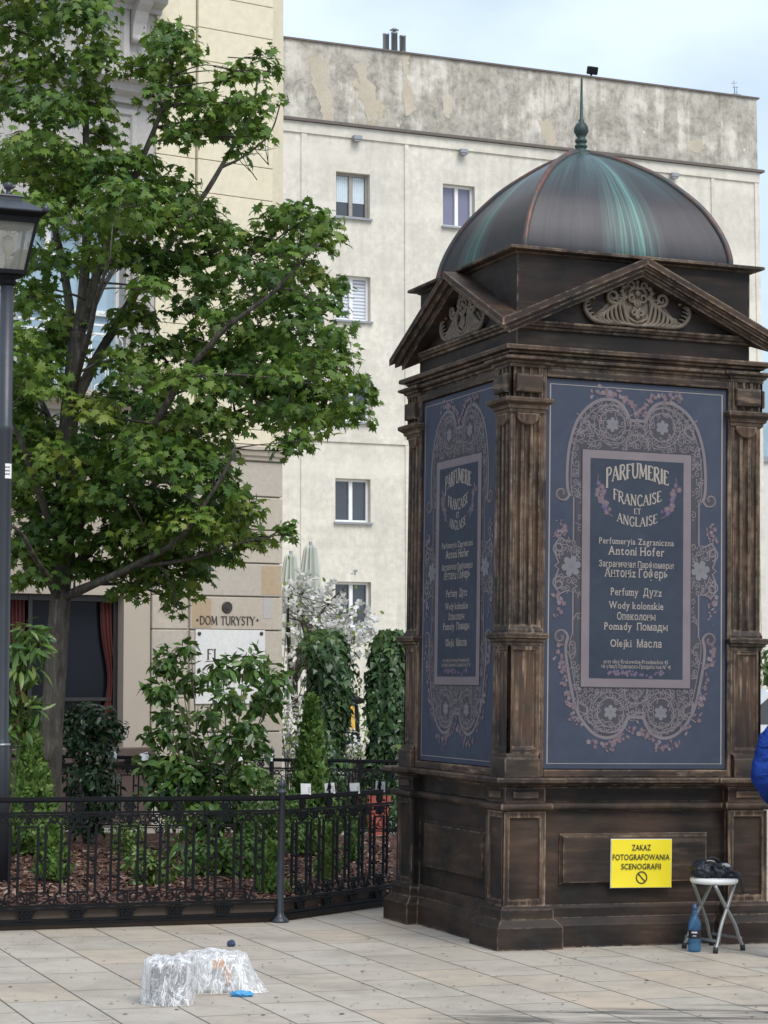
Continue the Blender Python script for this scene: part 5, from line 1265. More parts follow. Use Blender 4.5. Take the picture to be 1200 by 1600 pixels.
# dead twigs on the bare lower trunk
for _ in range(46):
    l_ = prng.choice(limbs[:1]+limbs[5:10]); i = prng.randrange(4, len(l_)); s0, r_ = l_[i]
    d = Vector((prng.uniform(-1, 1), prng.uniform(-1, .6), prng.uniform(-.6, .5))); e = s0+d*prng.uniform(.1, .32)
    if s0.z < 2.0: continue
    tm.tube([s0, s0.lerp(e, .5)+Vector((0, 0, prng.uniform(-.04, .04))), e], [.006, .004, .0015], 4)
tm.build('trunk', BARK, maple)
leaf_cloud('crown', T_MAPLE, np.concatenate(lp), np.concatenate(ln), np.concatenate(ld), np.concatenate(lsz), np.concatenate(lt_), LF_MAPLE, maple)
print('maple leaves', sum(len(x) for x in lp))
#@@SHRUBS
def gpt(px, py, z=0.0):
    d = c_rt*((px-600)/F)+c_up*((800-py)/F)+fw; return Vector((0, 0, EYE))+d*((z-EYE)/d.z)
def shrub(name, label, cat, px, base_z, Y, blobs, tmpl, mat, lsize, dens, group=None, stems=6, smat=STEM, tint=.4, upr=.25, inner=.5):
    """blobs: picture column, row, half width, half height; depth follows the width"""
    B = at(px, 1300, Y); B.z = base_z; t = thing(name, label, cat, B, 0, group)
    P_, N_, D_, T_ = [], [], [], []
    sm = MB(); pr = random.Random(int(px*7+Y*13))
    for bl in blobs:
        cx, cy, hx, hy = bl[:4]; dy = bl[4] if len(bl) > 4 else 0
        k = (Y+dy)/F; c = at(cx, cy, Y+dy)-B; n = int(hx*hy*dens)+6
        p, nr, dr = shell(n, c, (hx*k, .5*(hx+min(hy, hx*1.3))*k, hy*k), inner, upr); p[:, 2] = np.maximum(p[:, 2], .01)
        P_.append(p); N_.append(nr); D_.append(dr); T_.append(np.clip(tint+.22*rng.normal(size=n)+pr.uniform(-.1, .1), 0, 1))
        for _ in range(max(1, stems//len(blobs)+1)):
            e = c+Vector((pr.uniform(-hx, hx)*k*.6, pr.uniform(-.1, .1), pr.uniform(-.2, .7)*hy*k)); s0 = Vector((pr.uniform(-.05, .05), pr.uniform(-.05, .05), 0))
            m_ = s0.lerp(e, .5)+Vector((pr.uniform(-.05, .05), pr.uniform(-.05, .05), .05)); sm.tube(catmull([s0, m_, e], 6), [.011*(1-.75*i/6) for i in range(7)], 5)
    sm.build('stem', smat, t)
    n = sum(len(p) for p in P_)
    leaf_cloud('foliage', tmpl, np.concatenate(P_), np.concatenate(N_), np.concatenate(D_), lsize*(.7+.6*rng.random(n)), np.concatenate(T_), mat, t)
    return t
def conifer(name, label, px, base_z, Y, top_py, hw, n, mat=LF_THUJA, size=.075, tint=.45, power=.75, group=None, base_py=None):
    B = at(px, 1300, Y); B.z = base_z; H = at(px, top_py, Y).z-base_z; w_ = hw*Y/F
    t = thing(name, label, 'conifer' if name == 'conifer' else 'shrub', B, 0, group)
    z = rng.random(n)**1.25*H; a = rng.random(n)*2*PI; prof_ = np.where(z/H < .12, .75+.25*z/H/.12, (1-((z/H-.12)/.88))**power+.03)
    rr_ = w_*prof_*(.62+.42*rng.random(n))*(1+.16*np.sin(a*5+z*9))
    d = np.stack([np.cos(a), np.sin(a), np.zeros(n)], 1); p = d*rr_[:, None]; p[:, 2] = z+.02
    nr = d+rng.normal(size=(n, 3))*.55; dr = d*.45+np.array([0, 0, .9])+rng.normal(size=(n, 3))*.35
    m = MB(); m.tube([(0, 0, 0), (0, 0, H*.5), (0, 0, H*.85)], [.03, .018, .004], 6); m.build('stem', STEM, t)
    leaf_cloud('foliage', T_SPRAY, p, nr, dr, size*(.6+.6*rng.random(n)), np.clip(tint+.2*rng.normal(size=n), 0, 1), mat, t); return t
shrub('laurel_shrub', 'tall open laurel shrub with glossy leaves in front of the marble plaque', 'shrub', 335, .1, 19.0,
      [(262, 1035, 26, 26, .1), (292, 1012, 18, 14), (250, 1080, 28, 20, -.3), (300, 1062, 30, 24, .3), (345, 1048, 22, 26), (395, 1040, 26, 30, .2), (430, 1062, 20, 24, -.1), (355, 1090, 26, 20, -.3), (410, 1095, 32, 24, .2), (270, 1120, 30, 20, .3), (325, 1120, 24, 18), (385, 1135, 30, 18, -.2), (250, 1150, 24, 18), (300, 1160, 32, 20, .2), (350, 1160, 28, 20, -.2), (400, 1165, 26, 16, .3), (265, 1195, 34, 24), (325, 1205, 40, 26, .2), (385, 1205, 34, 24, -.1), (270, 1240, 50, 34), (350, 1245, 52, 34), (310, 1275, 50, 30), (375, 1275, 36, 26), (300, 1215, 40, 26), (240, 1200, 26, 24)],
      T_LEAF, LF_LAUREL, .104, .15, None, 12, STEM, .45, .35, .35)
shrub('rhododendron', 'long leaved rhododendron behind the lamp post at the left edge', 'shrub', 2, .1, 17.6, [(45, 985, 30, 14), (25, 1010, 30, 22), (60, 1010, 24, 14), (30, 1050, 34, 18), (15, 1085, 30, 18), (40, 1110, 30, 20), (20, 1135, 34, 18), (-10, 1060, 30, 60)], T_LONG, LF_LAUREL, .16, .085, None, 4, STEM, .6, .5, .2)
shrub('evergreen_shrub', 'dark dense evergreen shrub right of the maple trunk', 'shrub', 140, .1, 20.4, [(140, 1122, 42, 26), (172, 1140, 28, 20), (115, 1150, 34, 26), (150, 1175, 36, 28), (140, 1215, 44, 32), (150, 1250, 42, 28), (110, 1122, 18, 14), (135, 1285, 36, 22)], T_LEAF, LF_DARK, .070, .34, None, 6, STEM, .45)
conifer('conifer', 'plump bright green conical conifer beside the lamp post', 44, .1, 19.2, 1158, 46, 5200, size=.085, tint=.55)
conifer('conifer', 'slim tall pointed conifer in front of the ivy columns', 484, .1, 19.6, 1100, 42, 4200, size=.078, tint=.42, power=1.05)
conifer('conifer', 'small narrow conifer behind the fence near the lamp post', 82, .1, 16.6, 1295, 25, 1500, size=.07, tint=.55)
conifer('conifer', 'tiny upright conifer directly left of the grey fence post', 424, .1, 15.9, 1325, 19, 900, size=.06)
conifer('conifer', 'tiny lime conifer behind the short fence', 513, .1, 16.9, 1305, 18, 800, size=.06, tint=.75)
conifer('conifer', 'tiny dark conifer in the mulch close to the kiosk', 552, .1, 18.8, 1270, 14, 420, size=.055, tint=.2)
shrub('box_shrub', 'rounded box shrub just behind the grey fence post', 'shrub', 420, .1, 18.2, [(420, 1262, 48, 34), (445, 1300, 40, 30), (405, 1310, 40, 30), (450, 1255, 26, 22), (425, 1225, 26, 16)], T_LEAF, LF_THUJA, .042, .42, None, 8, STEM, .35)
shrub('box_shrub', 'low lime green box ball in the middle of the mulch', 'shrub', 198, .1, 18.4, [(198, 1303, 30, 24), (200, 1325, 28, 18)], T_LEAF, LF_LIME, .036, .55, None, 6, STEM, .2)
shrub('leafy_plant', 'low bright leafy plant with pale edged leaves behind the fence', 'plant', 345, .1, 16.9, [(330, 1335, 40, 30), (380, 1335, 44, 34), (350, 1372, 50, 24), (300, 1360, 24, 22), (395, 1375, 30, 22)], T_LEAF, LF_THUJA, .060, .26, None, 10, STEM, .15)
shrub('leafy_plant', 'low leafy green plant left of the pale edged one behind the fence', 'plant', 232, .1, 16.4, [(222, 1345, 28, 28), (250, 1360, 30, 26), (225, 1385, 30, 18)], T_LEAF, LF_LAUREL, .052, .3, None, 8, STEM, .65)
shrub('hosta', 'small plant with a few long drooping leaves in the mulch', 'plant', 288, .1, 17.4, [(288, 1318, 22, 18)], T_LONG, LF_LAUREL, .15, .09, None, 4, STEM, .3)
shrub('leafy_plant', 'small whitish green plant at the foot of the grey fence post', 'plant', 466, .1, 16.0, [(460, 1385, 18, 16), (472, 1398, 16, 10)], T_LEAF, LF_LIME, .035, .3, None, 4, STEM, .7)
def ivy_column(label, px, hw, top, legs):
    Y = 24.6; B = at(px, 1290, Y); B.z = 0; t = thing('ivy_column', label, 'ivy column', B, 0, 'ivy covered columns')
    m = MB(); P_, N_, D_ = [], [], []
    k = Y/F; H = at(px, top, Y).z
    for (b0, t0, w_) in legs:
        m.tube([(b0*k, 0, 0), ((b0+t0)/2*k, 0, H*.5), (t0*k, 0, H*.95)], .05, 8)
        n = int(H*w_*60); z = rng.random(n)**.85*H; a = rng.random(n)*2*PI; u_ = z/H
        cap = np.where(u_ > .88, np.sqrt(np.maximum(0, 1-((u_-.88)/.13)**2)), 1)
        r_ = w_*k*(.78+.22*u_)*cap*(.75+.3*rng.random(n))*(1+.22*np.sin(z*5+b0+a)+.14*np.sin(a*3+z*7))*np.where(rng.random(n) < .12, 1.35, 1)
        d = np.stack([np.cos(a), np.sin(a), 0*a], 1); p = d*r_[:, None]; p[:, 0] += (b0+(t0-b0)*u_)*k; p[:, 2] = z
        P_.append(p); N_.append(d+np.array([0, 0, .35])+rng.normal(size=(n, 3))*.35); D_.append(np.array([0, 0, -1])+d*.3+rng.normal(size=(n, 3))*.4)
    m.build('support', STEM, t); P_ = np.concatenate(P_); n = len(P_)
    leaf_cloud('foliage', T_IVY, P_, np.concatenate(N_), np.concatenate(D_), .085*(.6+.7*rng.random(n)), np.clip(.40+.22*rng.normal(size=n)+.25*(P_[:, 2] > H*.9), 0, 1), LF_IVY, t)
ivy_column('thick ivy covered column behind the pointed conifer', 507, 36, 982, [(0, 0, 36)])
ivy_column('forked ivy covered column nearest to the kiosk', 600, 36, 984, [(-16, -4, 20), (16, 10, 26)])
# magnolia
Y = 27.5; B = at(470, 1250, Y); B.z = 0; t = thing('blossom_tree', 'tree full of white blossom between the stone house and the ivy columns', 'tree', B)
m = MB(); bp = []
for pts in ([(470, 1275, 0), (466, 1150, 0), (462, 1060, .1), (480, 990, .1), (512, 945, .1), (540, 915, .1)], [(466, 1150, 0), (455, 1050, .3), (450, 970, .3), (452, 915, .3)], [(462, 1060, .1), (490, 1000, -.5), (528, 975, -.6), (552, 958, -.6)], [(480, 990, .1), (466, 945, .6), (478, 915, .7)], [(466, 1150, 0), (500, 1080, .4), (540, 1010, .5), (585, 985, .5)]):
    P = catmull([at(px, py, Y+dy)-B for px, py, dy in pts], 26); m.tube(P, [.05*(1-.82*i/26) for i in range(27)], 6); bp += P[8:]
pp = []; pr = random.Random(5)
for _ in range(270):
    q = pr.choice(bp)+Vector((pr.gauss(0, .13), pr.gauss(0, .22), pr.gauss(-.05, .12)))
    if pr.random() < .25: m.tube([pr.choice(bp), q], [.008, .004], 4)
    pp.append(q)
m.build('trunk', BARK, t); n6 = 7; pos = np.repeat(np.array(pp), n6, 0); ax = np.repeat(rdir(len(pp))+np.array([0, 0, .5]), n6, 0); dd = rdir(len(pos))+ax*.6
leaf_cloud('blossom', T_PETAL, pos, rng.normal(size=pos.shape)+ax*.3, dd, .075*(.7+.6*rng.random(len(pos))), np.clip(.6+.25*rng.normal(size=len(pos)), 0, 1), PETAL, t)
n = 130; q = np.array([pr.choice(bp) for _ in range(n)])+rng.normal(size=(n, 3))*.18
leaf_cloud('foliage', T_LEAF, q, rdir(n), rdir(n), .08*np.ones(n), rng.random(n)*.5+.3, LF_LIME, t)
def flowerbush(label, px, py, hw, hh, Y):
    t = shrub('flowering_shrub', label, 'shrub', px, 0, Y, [(px, py, hw, hh), (px+hw*.3, py+hh*.8, hw*.9, hh)], T_LEAF, LF_LIME, .06, .08, 'white flowering shrubs', 6, STEM, .3)
    c = at(px, py, Y)-t.location; n = int(hw*hh*.28); p, nr, dr = shell(n, c, (hw*Y/F, hw*Y/F, hh*1.3*Y/F), .6); leaf_cloud('blossom', T_PETAL, p, nr, dr, .055*(.7+.6*rng.random(n)), rng.random(n), PETAL, t)
flowerbush('white flowering shrub seen between the two ivy columns', 543, 1165, 22, 24, 26.3)
flowerbush('white flowering shrub in front of the forked ivy column foot', 600, 1178, 26, 20, 25.4)
flowerbush('white flowering shrub below the blossom tree at the house corner', 452, 1140, 20, 40, 26.2)
shrub('lime_shrub', 'yellow green shrub showing between the forked ivy column and the kiosk', 'shrub', 622, 0, 27.5, [(622, 1130, 22, 40), (590, 1120, 22, 30), (640, 1180, 30, 40)], T_LEAF, LF_LIME, .07, .12, None, 6, STEM, .5)
shrub('lime_shrub', 'yellow green shrub far behind between the ivy columns', 'shrub', 552, 0, 33, [(552, 1100, 20, 36), (560, 1160, 24, 40), (545, 1190, 30, 24)], T_LEAF, LF_LIME, .09, .12, None, 6, STEM, .4)

# folded parasols and patio heater in the courtyard
PAR = plain('pale_green_canvas', (.50, .53, .48), .85, 0, .08, 3, .1)
for i, (px, py, Y, lb) in enumerate(((480, 852, 31, 'folded pale parasol standing furthest right behind the blossom tree'), (449, 866, 33, 'folded pale parasol half hidden by the stone house corner'))):
    B = at(px, 1150, Y); B.z = 0; H = at(px, py, Y).z; t = thing('parasol', lb, 'parasol', B, 0, 'folded parasols')
    m = MB(); rs = []
    for z, r in ((H-1.35, .13), (H-1.2, .17), (H-.8, .15), (H-.35, .11), (H-.04, .075), (H, .05)):
        rs.append([(r*(1+.28*math.cos(k*PI))*math.cos(2*PI*k/24), r*(1+.28*math.cos(k*PI))*math.sin(2*PI*k/24), z) for k in range(24)])
    m.rings(rs, 0, False); m.build('canopy', PAR, t)
    m = MB(); m.tube([(0, 0, 0), (0, 0, H+.05)], .025, 8); m.lathe([(.25, 0), (.25, .06), (.05, .09)], 16); m.build('pole', SHEET, t)
Y = 29; B = at(545, 1170, Y); B.z = 0; t = thing('patio_heater', 'black tapering patio heater with yellow label between the ivy columns', 'patio heater', B, R(15))
zt1 = at(545, 1088, Y).z; m = MB(); m.rings([sqr(.22, 0), sqr(.22, .55), sqr(.14, .62), sqr(.09, zt1-.1), sqr(.16, zt1-.08), sqr(.16, zt1-.04), sqr(.02, zt1+.05)]); m.build('body', IRON, t)
m = MB(); za, zb3 = at(545, 1140, Y).z, at(545, 1103, Y).z; m.add([(-.04, -.168, za), (.04, -.168, za), (.028, -.142, zb3), (-.028, -.142, zb3)], [(0, 1, 2, 3)]); m.box(-.022, .022, -.135, -.10, zb3+.02, zb3+.07, 1); m.build('label_plate', [plain('amber_label', (.75, .45, .05), .5), plain('red_label', (.6, .05, .03), .5)], t)
# red planters
TERRA = plain('red_planter', (.28, .055, .035), .65, 0, .2, 6, .1)
for px, py, hw, Y, lb in ((590, 1243, 16, 24.0, 'red planter box seen through the short fence beside the third card'), (562, 1237, 9, 25.0, 'narrow red planter box half hidden behind the far fence')):
    B = at(px, 1300, Y); B.z = 0; H = at(px, py, Y).z; t = thing('planter', lb, 'planter', B, R(10), 'red planters'); w_ = hw*Y/F
    m = MB(); m.rings([sqr(w_*.8, 0), sqr(w_*.95, H-.08), sqr(w_*1.06, H-.08), sqr(w_*1.06, H), sqr(w_*.9, H), sqr(w_*.88, H-.05)]); 
    for z in (.12, .25): m.rings([sqr(w_*.84, z), sqr(w_*.92, z+.006), sqr(w_*.92, z+.022), sqr(w_*.86, z+.03)])
    m.build('box', TERRA, t); n = 60; p, nr, dr = shell(n, (0, 0, H+.03), (w_, w_, .06), .3); leaf_cloud('foliage', T_LEAF, p, nr, dr, .06*np.ones(n), rng.random(n)*.6, LF_LAUREL, t)
shrub('street_tree', 'leafy green tree at the right edge behind the kiosk', 'tree', 1212, 0, 48, [(1215, 1030, 34, 26), (1240, 1010, 40, 30), (1200, 1050, 20, 16), (1230, 1060, 40, 20)], T_LEAF, LF_LAUREL, .16, .22, None, 8, BARK, .4)
#@@PROPS
# ------------------------------------------------------------------ stool, bag, bottle
ALU = plain('grey_steel_tube', (.27, .28, .265), .38, .55, .1, 8, .03); RUB = plain('black_rubber', (.018, .018, .02), .7, 0, .2, 20, .05)
PLW = plain('white_plastic', (.78, .77, .73), .4, 0, .03, 6, .03)
SC_ = Vector((2.086, 13.905, 0)); FLp, FRp, BLp, BRp = [Vector(p)-SC_ for p in ((2.064, 13.690, 0), (2.263, 13.877, 0), (1.906, 13.931, 0), (2.105, 14.118, 0))]
HS = .415; t = thing('folding_stool', 'white topped folding stool with grey crossed legs in front of the kiosk', 'stool', SC_)
m = MB(); m.lathe([(.10, HS-.012), (.138, HS-.008), (.147, HS), (.149, HS+.012), (.145, HS+.022), (.132, HS+.027), (.001, HS+.027)], 36); m.build('seat', PLW, t)
def leg(foot, top, name='leg'):
    m = MB(); T_ = Vector((top.x*.70, top.y*.70, HS-.01)); M1 = foot.lerp(T_, .40)+Vector((0, 0, .0)); off = (foot-T_); off.z = 0
    M1 += off*.10; m.tube(catmull([foot+Vector((0, 0, .02)), foot.lerp(M1, .5), M1, M1.lerp(T_, .5)-off*.01, T_], 16), .0115, 10); o = m.build(name, ALU, t)
    m = MB(); m.tube([foot+Vector((0, 0, .0)), foot+Vector((0, 0, .028))+(T_-foot).normalized()*.01], .016, 10); m.build('rubber_foot', RUB, o)
leg(FLp, FRp); leg(BLp, BRp); leg(FRp, FLp); leg(BRp, BLp)
m = MB()
for a, b in ((FLp, BLp),):
    h = Vector((0, 0, .075)); m.tube([a.lerp(a*.78, .15)+h, b.lerp(b*.78, .15)+h], .011, 4, 0, False, flat=.5)
m.build('crossbar', ALU, t); m = MB(); h = Vector((0, 0, .075)); m.tube([FRp*.95+h, BRp*.95+h], .011, 4, 0, False, flat=.5); m.build('crossbar', ALU, t)
NAVY = plain('dark_navy_nylon', (.012, .015, .024), .5, 0, .4, 9, .25); PALE = plain('pale_lining', (.40, .41, .40), .7, 0, .2, 12, .2)
def lump(m, c, r, seed, n=4, amp=.22, fr=3.0, mi=0, flat=0.0, ridge=True, smooth=True):
    bm = bmesh.new(); bmesh.ops.create_icosphere(bm, subdivisions=n, radius=1)
    vs = []
    for v in bm.verts:
        d = v.co.normalized(); f = noise.noise(d*fr+Vector((seed, 0, 0))); q = 1-abs(noise.noise(d*fr*1.9+Vector((0, seed, 0))))*2
        k = 1+amp*f+(amp*.5*q if ridge else 0); p = Vector((d.x*r[0]*k, d.y*r[1]*k, d.z*r[2]*k))
        if flat: p.z = max(p.z, -r[2]*flat)
        vs.append(p+Vector(c))
    fs = [tuple(v.index for v in f.verts) for f in bm.faces]; bm.free(); m.add(vs, fs, mi, smooth)
zS = HS+.027
t = thing('bag', 'crumpled dark navy bag with a hanging strap, lying on the white stool', 'bag', SC_+Vector((0, 0, zS)))
m = MB(); lump(m, (-.075, -.02, .050), (.072, .085, .055), 3.1, 4, .25, 3.2, 0, .85); lump(m, (.03, .0, .042), (.082, .08, .048), 7.7, 4, .30, 3.0, 0, .82); lump(m, (.10, -.02, .022), (.055, .05, .026), 5.2, 4, .28, 3, 0, .8); m.build('body', NAVY, t)
m = MB(); m.tube(catmull([(.06, -.06, .05), (.11, -.075, .045), (.145, -.08, .01), (.160, -.085, -.035), (.168, -.085, -.085)], 14), .010, 6, 0, True, True, None, .5)
m.tube(catmull([(-.09, -.06, .09), (-.03, -.09, .10), (.03, -.085, .075), (.08, -.07, .06)], 14), .009, 6, 0, True, True, None, .5); m.tube(catmull([(-.05, -.02, .10), (-.02, -.03, .125), (.03, -.02, .105)], 8), .009, 6); m.build('strap', RUB, t)
m = MB(); lump(m, (.06, -.045, .075), (.032, .02, .014), 1.3, 3, .3, 3); lump(m, (-.03, -.03, .098), (.03, .022, .010), 2.3, 3, .3, 3); m.build('lining', PALE, t)
g = G('blue_bottle_plastic'); b_ = g.out((.12, .27, .45), .08, 0.0, g.bump(g.noise(20, 3), .15, .005), .5, IOR=1.4)
bp_ = Vector((1.947, 13.765, 0)); ts = g.n('BsdfTransparent'); ts.inputs[0].default_value = (.42, .62, .80, 1); ms = g.n('MixShader'); ms.inputs[0].default_value = .28
g.t.links.new(ts.outputs[0], ms.inputs[1]); g.t.links.new(b_ and g.b.outputs[0], ms.inputs[2]); g.t.links.new(ms.outputs[0], g.o.inputs[0])
t = thing('water_bottle', 'blue plastic water bottle with black label beside the stool', 'bottle', bp_)
m = MB(); m.lathe([(.030, 0), (.038, .006), (.040, .02), (.040, .075), (.0365, .08), (.0365, .135), (.040, .14), (.041, .165), (.034, .19), (.022, .215), (.017, .225), (.019, .232), (.017, .24), (.0155, .258), (.001, .259)], 24); m.build('body', g.m, t)
m = MB(); m.lathe([(.0372, .083), (.0372, .132)], 24, 0, True, None, False); lb_ = m.build('label', plain('black_label', (.012, .012, .014), .4), t)
m = MB()
for za, w0, n_, h in ((.116, .95, 7, .009), (.098, .6, 6, .004)):
    for i in range(n_):
        a = -PI/2-.15-w0/2+w0*i/n_; a1 = a+w0/n_*.72; r = .0378; m.add([(r*math.cos(a), r*math.sin(a), za), (r*math.cos(a1), r*math.sin(a1), za), (r*math.cos(a1), r*math.sin(a1), za+h), (r*math.cos(a), r*math.sin(a), za+h)], [(0, 1, 2, 3)])
m.build('label_print', CARD, lb_, recalc=False)
m = MB(); m.lathe([(.0165, .256), (.0175, .258), (.0175, .272), (.014, .276), (.012, .292), (.001, .294)], 18); m.build('cap', plain('dark_blue_cap', (.02, .05, .12), .4), t)

# ------------------------------------------------------------------ wrapped buckets, rubbish
gg = G('clear_crumpled_film'); v1 = gg.n('TexVoronoi', feature='DISTANCE_TO_EDGE'); v1.inputs['Scale'].default_value = 22; gg.l(gg.co('Object', (1, 1, .55)), v1.inputs['Vector'])
nn = gg.noise(26, 7, .65, gg.co('Object', (1, 1, .6)), 1.6); hgt = gg.math('ADD', gg.math('MULTIPLY', v1.outputs[0], .8), nn)
nrm = gg.bump(hgt, .35, .012); gg.out((.86, .87, .88), .28, 0.0, nrm, .8)
ts = gg.n('BsdfTransparent'); ms = gg.n('MixShader'); cl_ = gg.noise(9, 5, .6, gg.co('Object', (1.6, 1.6, .6)), 1.4); dq = gg.math('ABSOLUTE', gg.math('SUBTRACT', cl_, .5)); dq2 = gg.math('ABSOLUTE', gg.math('SUBTRACT', nn, .5))
fr_ = gg.math('MAXIMUM', gg.ramp(dq, [(0, .95), (.016, .62), (.05, .22), (.16, .16)]), gg.ramp(dq2, [(0, .72), (.014, .38), (.04, .18)])); gg.l(fr_, ms.inputs[0])  # highlights on the creases are put in as thin, more opaque white lines
gg.t.links.new(ts.outputs[0], ms.inputs[1]); gg.t.links.new(gg.b.outputs[0], ms.inputs[2]); gg.t.links.new(ms.outputs[0], gg.o.inputs[0]); FILM = gg.m
PAIL = plain('grey_paint_pail', (.30, .31, .31), .45, .2, .15, 6, .05)
def film(m, c, sx, sy, H, seed, foot=1.0, tail=None):
    """a bag pulled down over something: flat creased top, folded sides, loose hem"""
    n, k = 72, 26; rs = []
    for j in range(k+1):
        v = j/k; r = []
        for i in range(n):
            a = 2*PI*i/n; ca, sa = math.cos(a), math.sin(a); e = 2.4; q = (abs(ca)**e+abs(sa)**e)**(-1/e)
            if v < .3: rad = (v/.3)**.8; z = H*(1-.10*rad**4+.09*noise.noise(Vector((ca*2.4*rad, sa*2.4*rad, seed))))
            else:
                u_ = (v-.3)/.7; rad = 1+.10*u_+(foot-1)*u_**1.5; z = H*(.9+.09*noise.noise(Vector((ca*2.4, sa*2.4, seed))))*(1-u_)
            fold = noise.noise(Vector((ca*3.2, sa*3.2, seed+v*1.4)))*.13*(.3+v)+(1-abs(noise.noise(Vector((ca*7+v, sa*7, seed*2+v*4))))*2)*.05
            rad *= q*(1+fold); x = ca*rad*sx; y = sa*rad*sy
            if tail and v > .3: 
                w_ = max(0, ca*math.cos(tail[0])+sa*math.sin(tail[0]))**3*((v-.3)/.7)**1.3; x += math.cos(tail[0])*tail[1]*w_; y += math.sin(tail[0])*tail[1]*w_
            z += .012*noise.noise(Vector((x*30, y*30, z*30+seed))) if v > .05 else 0
            r.append((c[0]+x, c[1]+y, c[2]+max(.003, z)))
        rs.append(r)
    m.rings(rs, 0, True, False)
p1 = gpt(262, 1568); p1.z = 0
t = thing('wrapped_pail', 'grey paint pail wrapped in clear plastic film, standing nearer to the camera', 'paint pail', p1, .2, 'paint pails wrapped in film')
m = MB(); m.lathe([(.078, .004), (.088, .008), (.094, .195), (.099, .195), (.099, .205), (.094, .207), (.001, .205)], 32); m.build('pail', PAIL, t)
m = MB(); film(m, (0, 0, 0), .116, .110, .232, 1.7, 1.0); m.build('film', FILM, t, recalc=False)
p2_ = gpt(335, 1548); p2_.z = 0
t = thing('wrapped_tray', 'loose heap of clear plastic film over a pale box, behind the wrapped pail', 'wrapped box', p2_, .15)
m = MB(); m.rbox(-.12, .10, -.09, .09, .004, .17, .012); m.build('box', plain('pale_box', (.46, .46, .44), .6, 0, .12, 8, .05), t)
m = MB(); film(m, (0, 0, 0), .165, .13, .205, 5.3, 1.04, (-.25, .09)); m.build('film', FILM, t, recalc=False)
m = MB(); m.add([(-.02, -.128, .13), (.03, -.131, .125), (.045, -.131, .165), (.012, -.128, .185), (-.03, -.127, .17)], [(0, 1, 2, 3, 4)]); lump(m, (.06, -.10, .09), (.022, .02, .05), 8, 3, .3, 3); m.build('orange_stain', plain('orange_paint', (.50, .26, .10), .6, 0, .3, 30, .1), t)
def scrap(name, label, cat, px, py, r, seed, mat, amp=.35, n=4):
    p = gpt(px, py); p.z = 0; t = MB(); lump(t, (0, 0, r[2]*.75), r, seed, n, amp, 3.2, 0, .75); o = t.build(name, mat); o.location = p; tag(o, label, cat); return o
scrap('rubber_glove', 'crumpled bright blue plastic glove at the hem of the clear film', 'glove', 378, 1557, (.048, .028, .016), 2.2, plain('blue_latex', (.06, .30, .55), .5, 0, .3, 30, .2), .45)
scrap('crumpled_cloth', 'small crumpled dark blue scrap lying alone on the paving', 'cloth', 361, 1479, (.021, .02, .021), 6.1, plain('dark_blue_cloth', (.035, .05, .11), .7, 0, .5, 40, .2), .4)

# ------------------------------------------------------------------ pale car far right
Y = 36; B = at(1228, 1200, Y); B.z = 0; t = thing('parked_car', 'pale parked car glimpsed at the right edge behind the kiosk', 'car', B, R(8))
CP = plain('pale_car_paint', (.60, .63, .66), .2, .1, .04, 3, .01)
side_ = [(-2.1, .35), (-2.15, .75), (-2.0, .95), (-1.2, 1.05), (-.6, 1.62), (.9, 1.68), (1.7, 1.15), (2.1, 1.0), (2.15, .5), (2.05, .35)]
m = MB(); m.rings([[(x, y, z) for x, z in side_] if abs(y) < .8 else [(x*.985, y, .98*z if z > 1.1 else z) for x, z in side_] for y in (-.86, -.78, .78, .86)]); bd = m.build('body', CP, t)
for y in (-.866, .866):
    for P_ in ([(-1.05, y, 1.08), (-.55, y, 1.52), (.15, y, 1.56), (.15, y, 1.08)], [(.22, y, 1.08), (.22, y, 1.56), (.85, y, 1.56), (1.5, y, 1.12)]):
        m = MB(); m.add(P_, [(0, 1, 2, 3)]); m.build('side_window', GL_BLUE, bd, recalc=False)
for x in (-1.35, 1.35):
    for y in (-.80, .80):
        m = MB(); Mx = Matrix.Translation((x, y, .32)) @ Matrix.Rotation(PI/2, 4, 'X'); m.lathe([(.2, -.1), (.32, -.1), (.33, 0), (.32, .1), (.2, .1)], 24, 0, True, Mx); wh = m.build('wheel', RUB, t)
        m = MB(); m.lathe([(.2, -.09), (.21, 0), (.2, .09)], 20, 0, True, Mx); m.build('rim', SHEET, wh)

# ------------------------------------------------------------------ person at the right edge
def skin(verts, edges, root=0):
    me = bpy.data.meshes.new('skin'); me.from_pydata([v[0] for v in verts], [], []) if False else None
    me = bpy.data.meshes.new('skin'); me.from_pydata([v[0] for v in verts], edges, []); ob = bpy.data.objects.new('skin', me); COL.objects.link(ob)
    md = ob.modifiers.new('s', 'SKIN'); md.use_smooth_shade = True
    sk = me.skin_vertices[0].data
    for i, v in enumerate(verts): sk[i].radius = (v[1], v[2] if len(v) > 2 else v[1]); sk[i].use_root = (i == root)
    ss = ob.modifiers.new('b', 'SUBSURF'); ss.levels = 3; ss.render_levels = 3
    dg = bpy.context.evaluated_depsgraph_get(); m2 = bpy.data.meshes.new_from_object(ob.evaluated_get(dg)); bpy.data.objects.remove(ob); return m2
PP = at(1251, 1480, 13.45); PP.z = 0
per = thing('person', 'person in a bright blue jacket with bent elbow standing at the right edge', 'person', PP, R(-8)); per.scale = (.97, .97, .955)
V = [((0, 0, .98), .15, .11), ((0, .0, 1.15), .135, .10), ((0, -.01, 1.33), .165, .115), ((0, 0, 1.46), .10, .08), ((0, .01, 1.54), .055), ((0, .0, 1.62), .075, .085), ((0, -.005, 1.70), .085, .098), ((0, .0, 1.77), .060, .07)]
E_ = [(i, i+1) for i in range(7)]
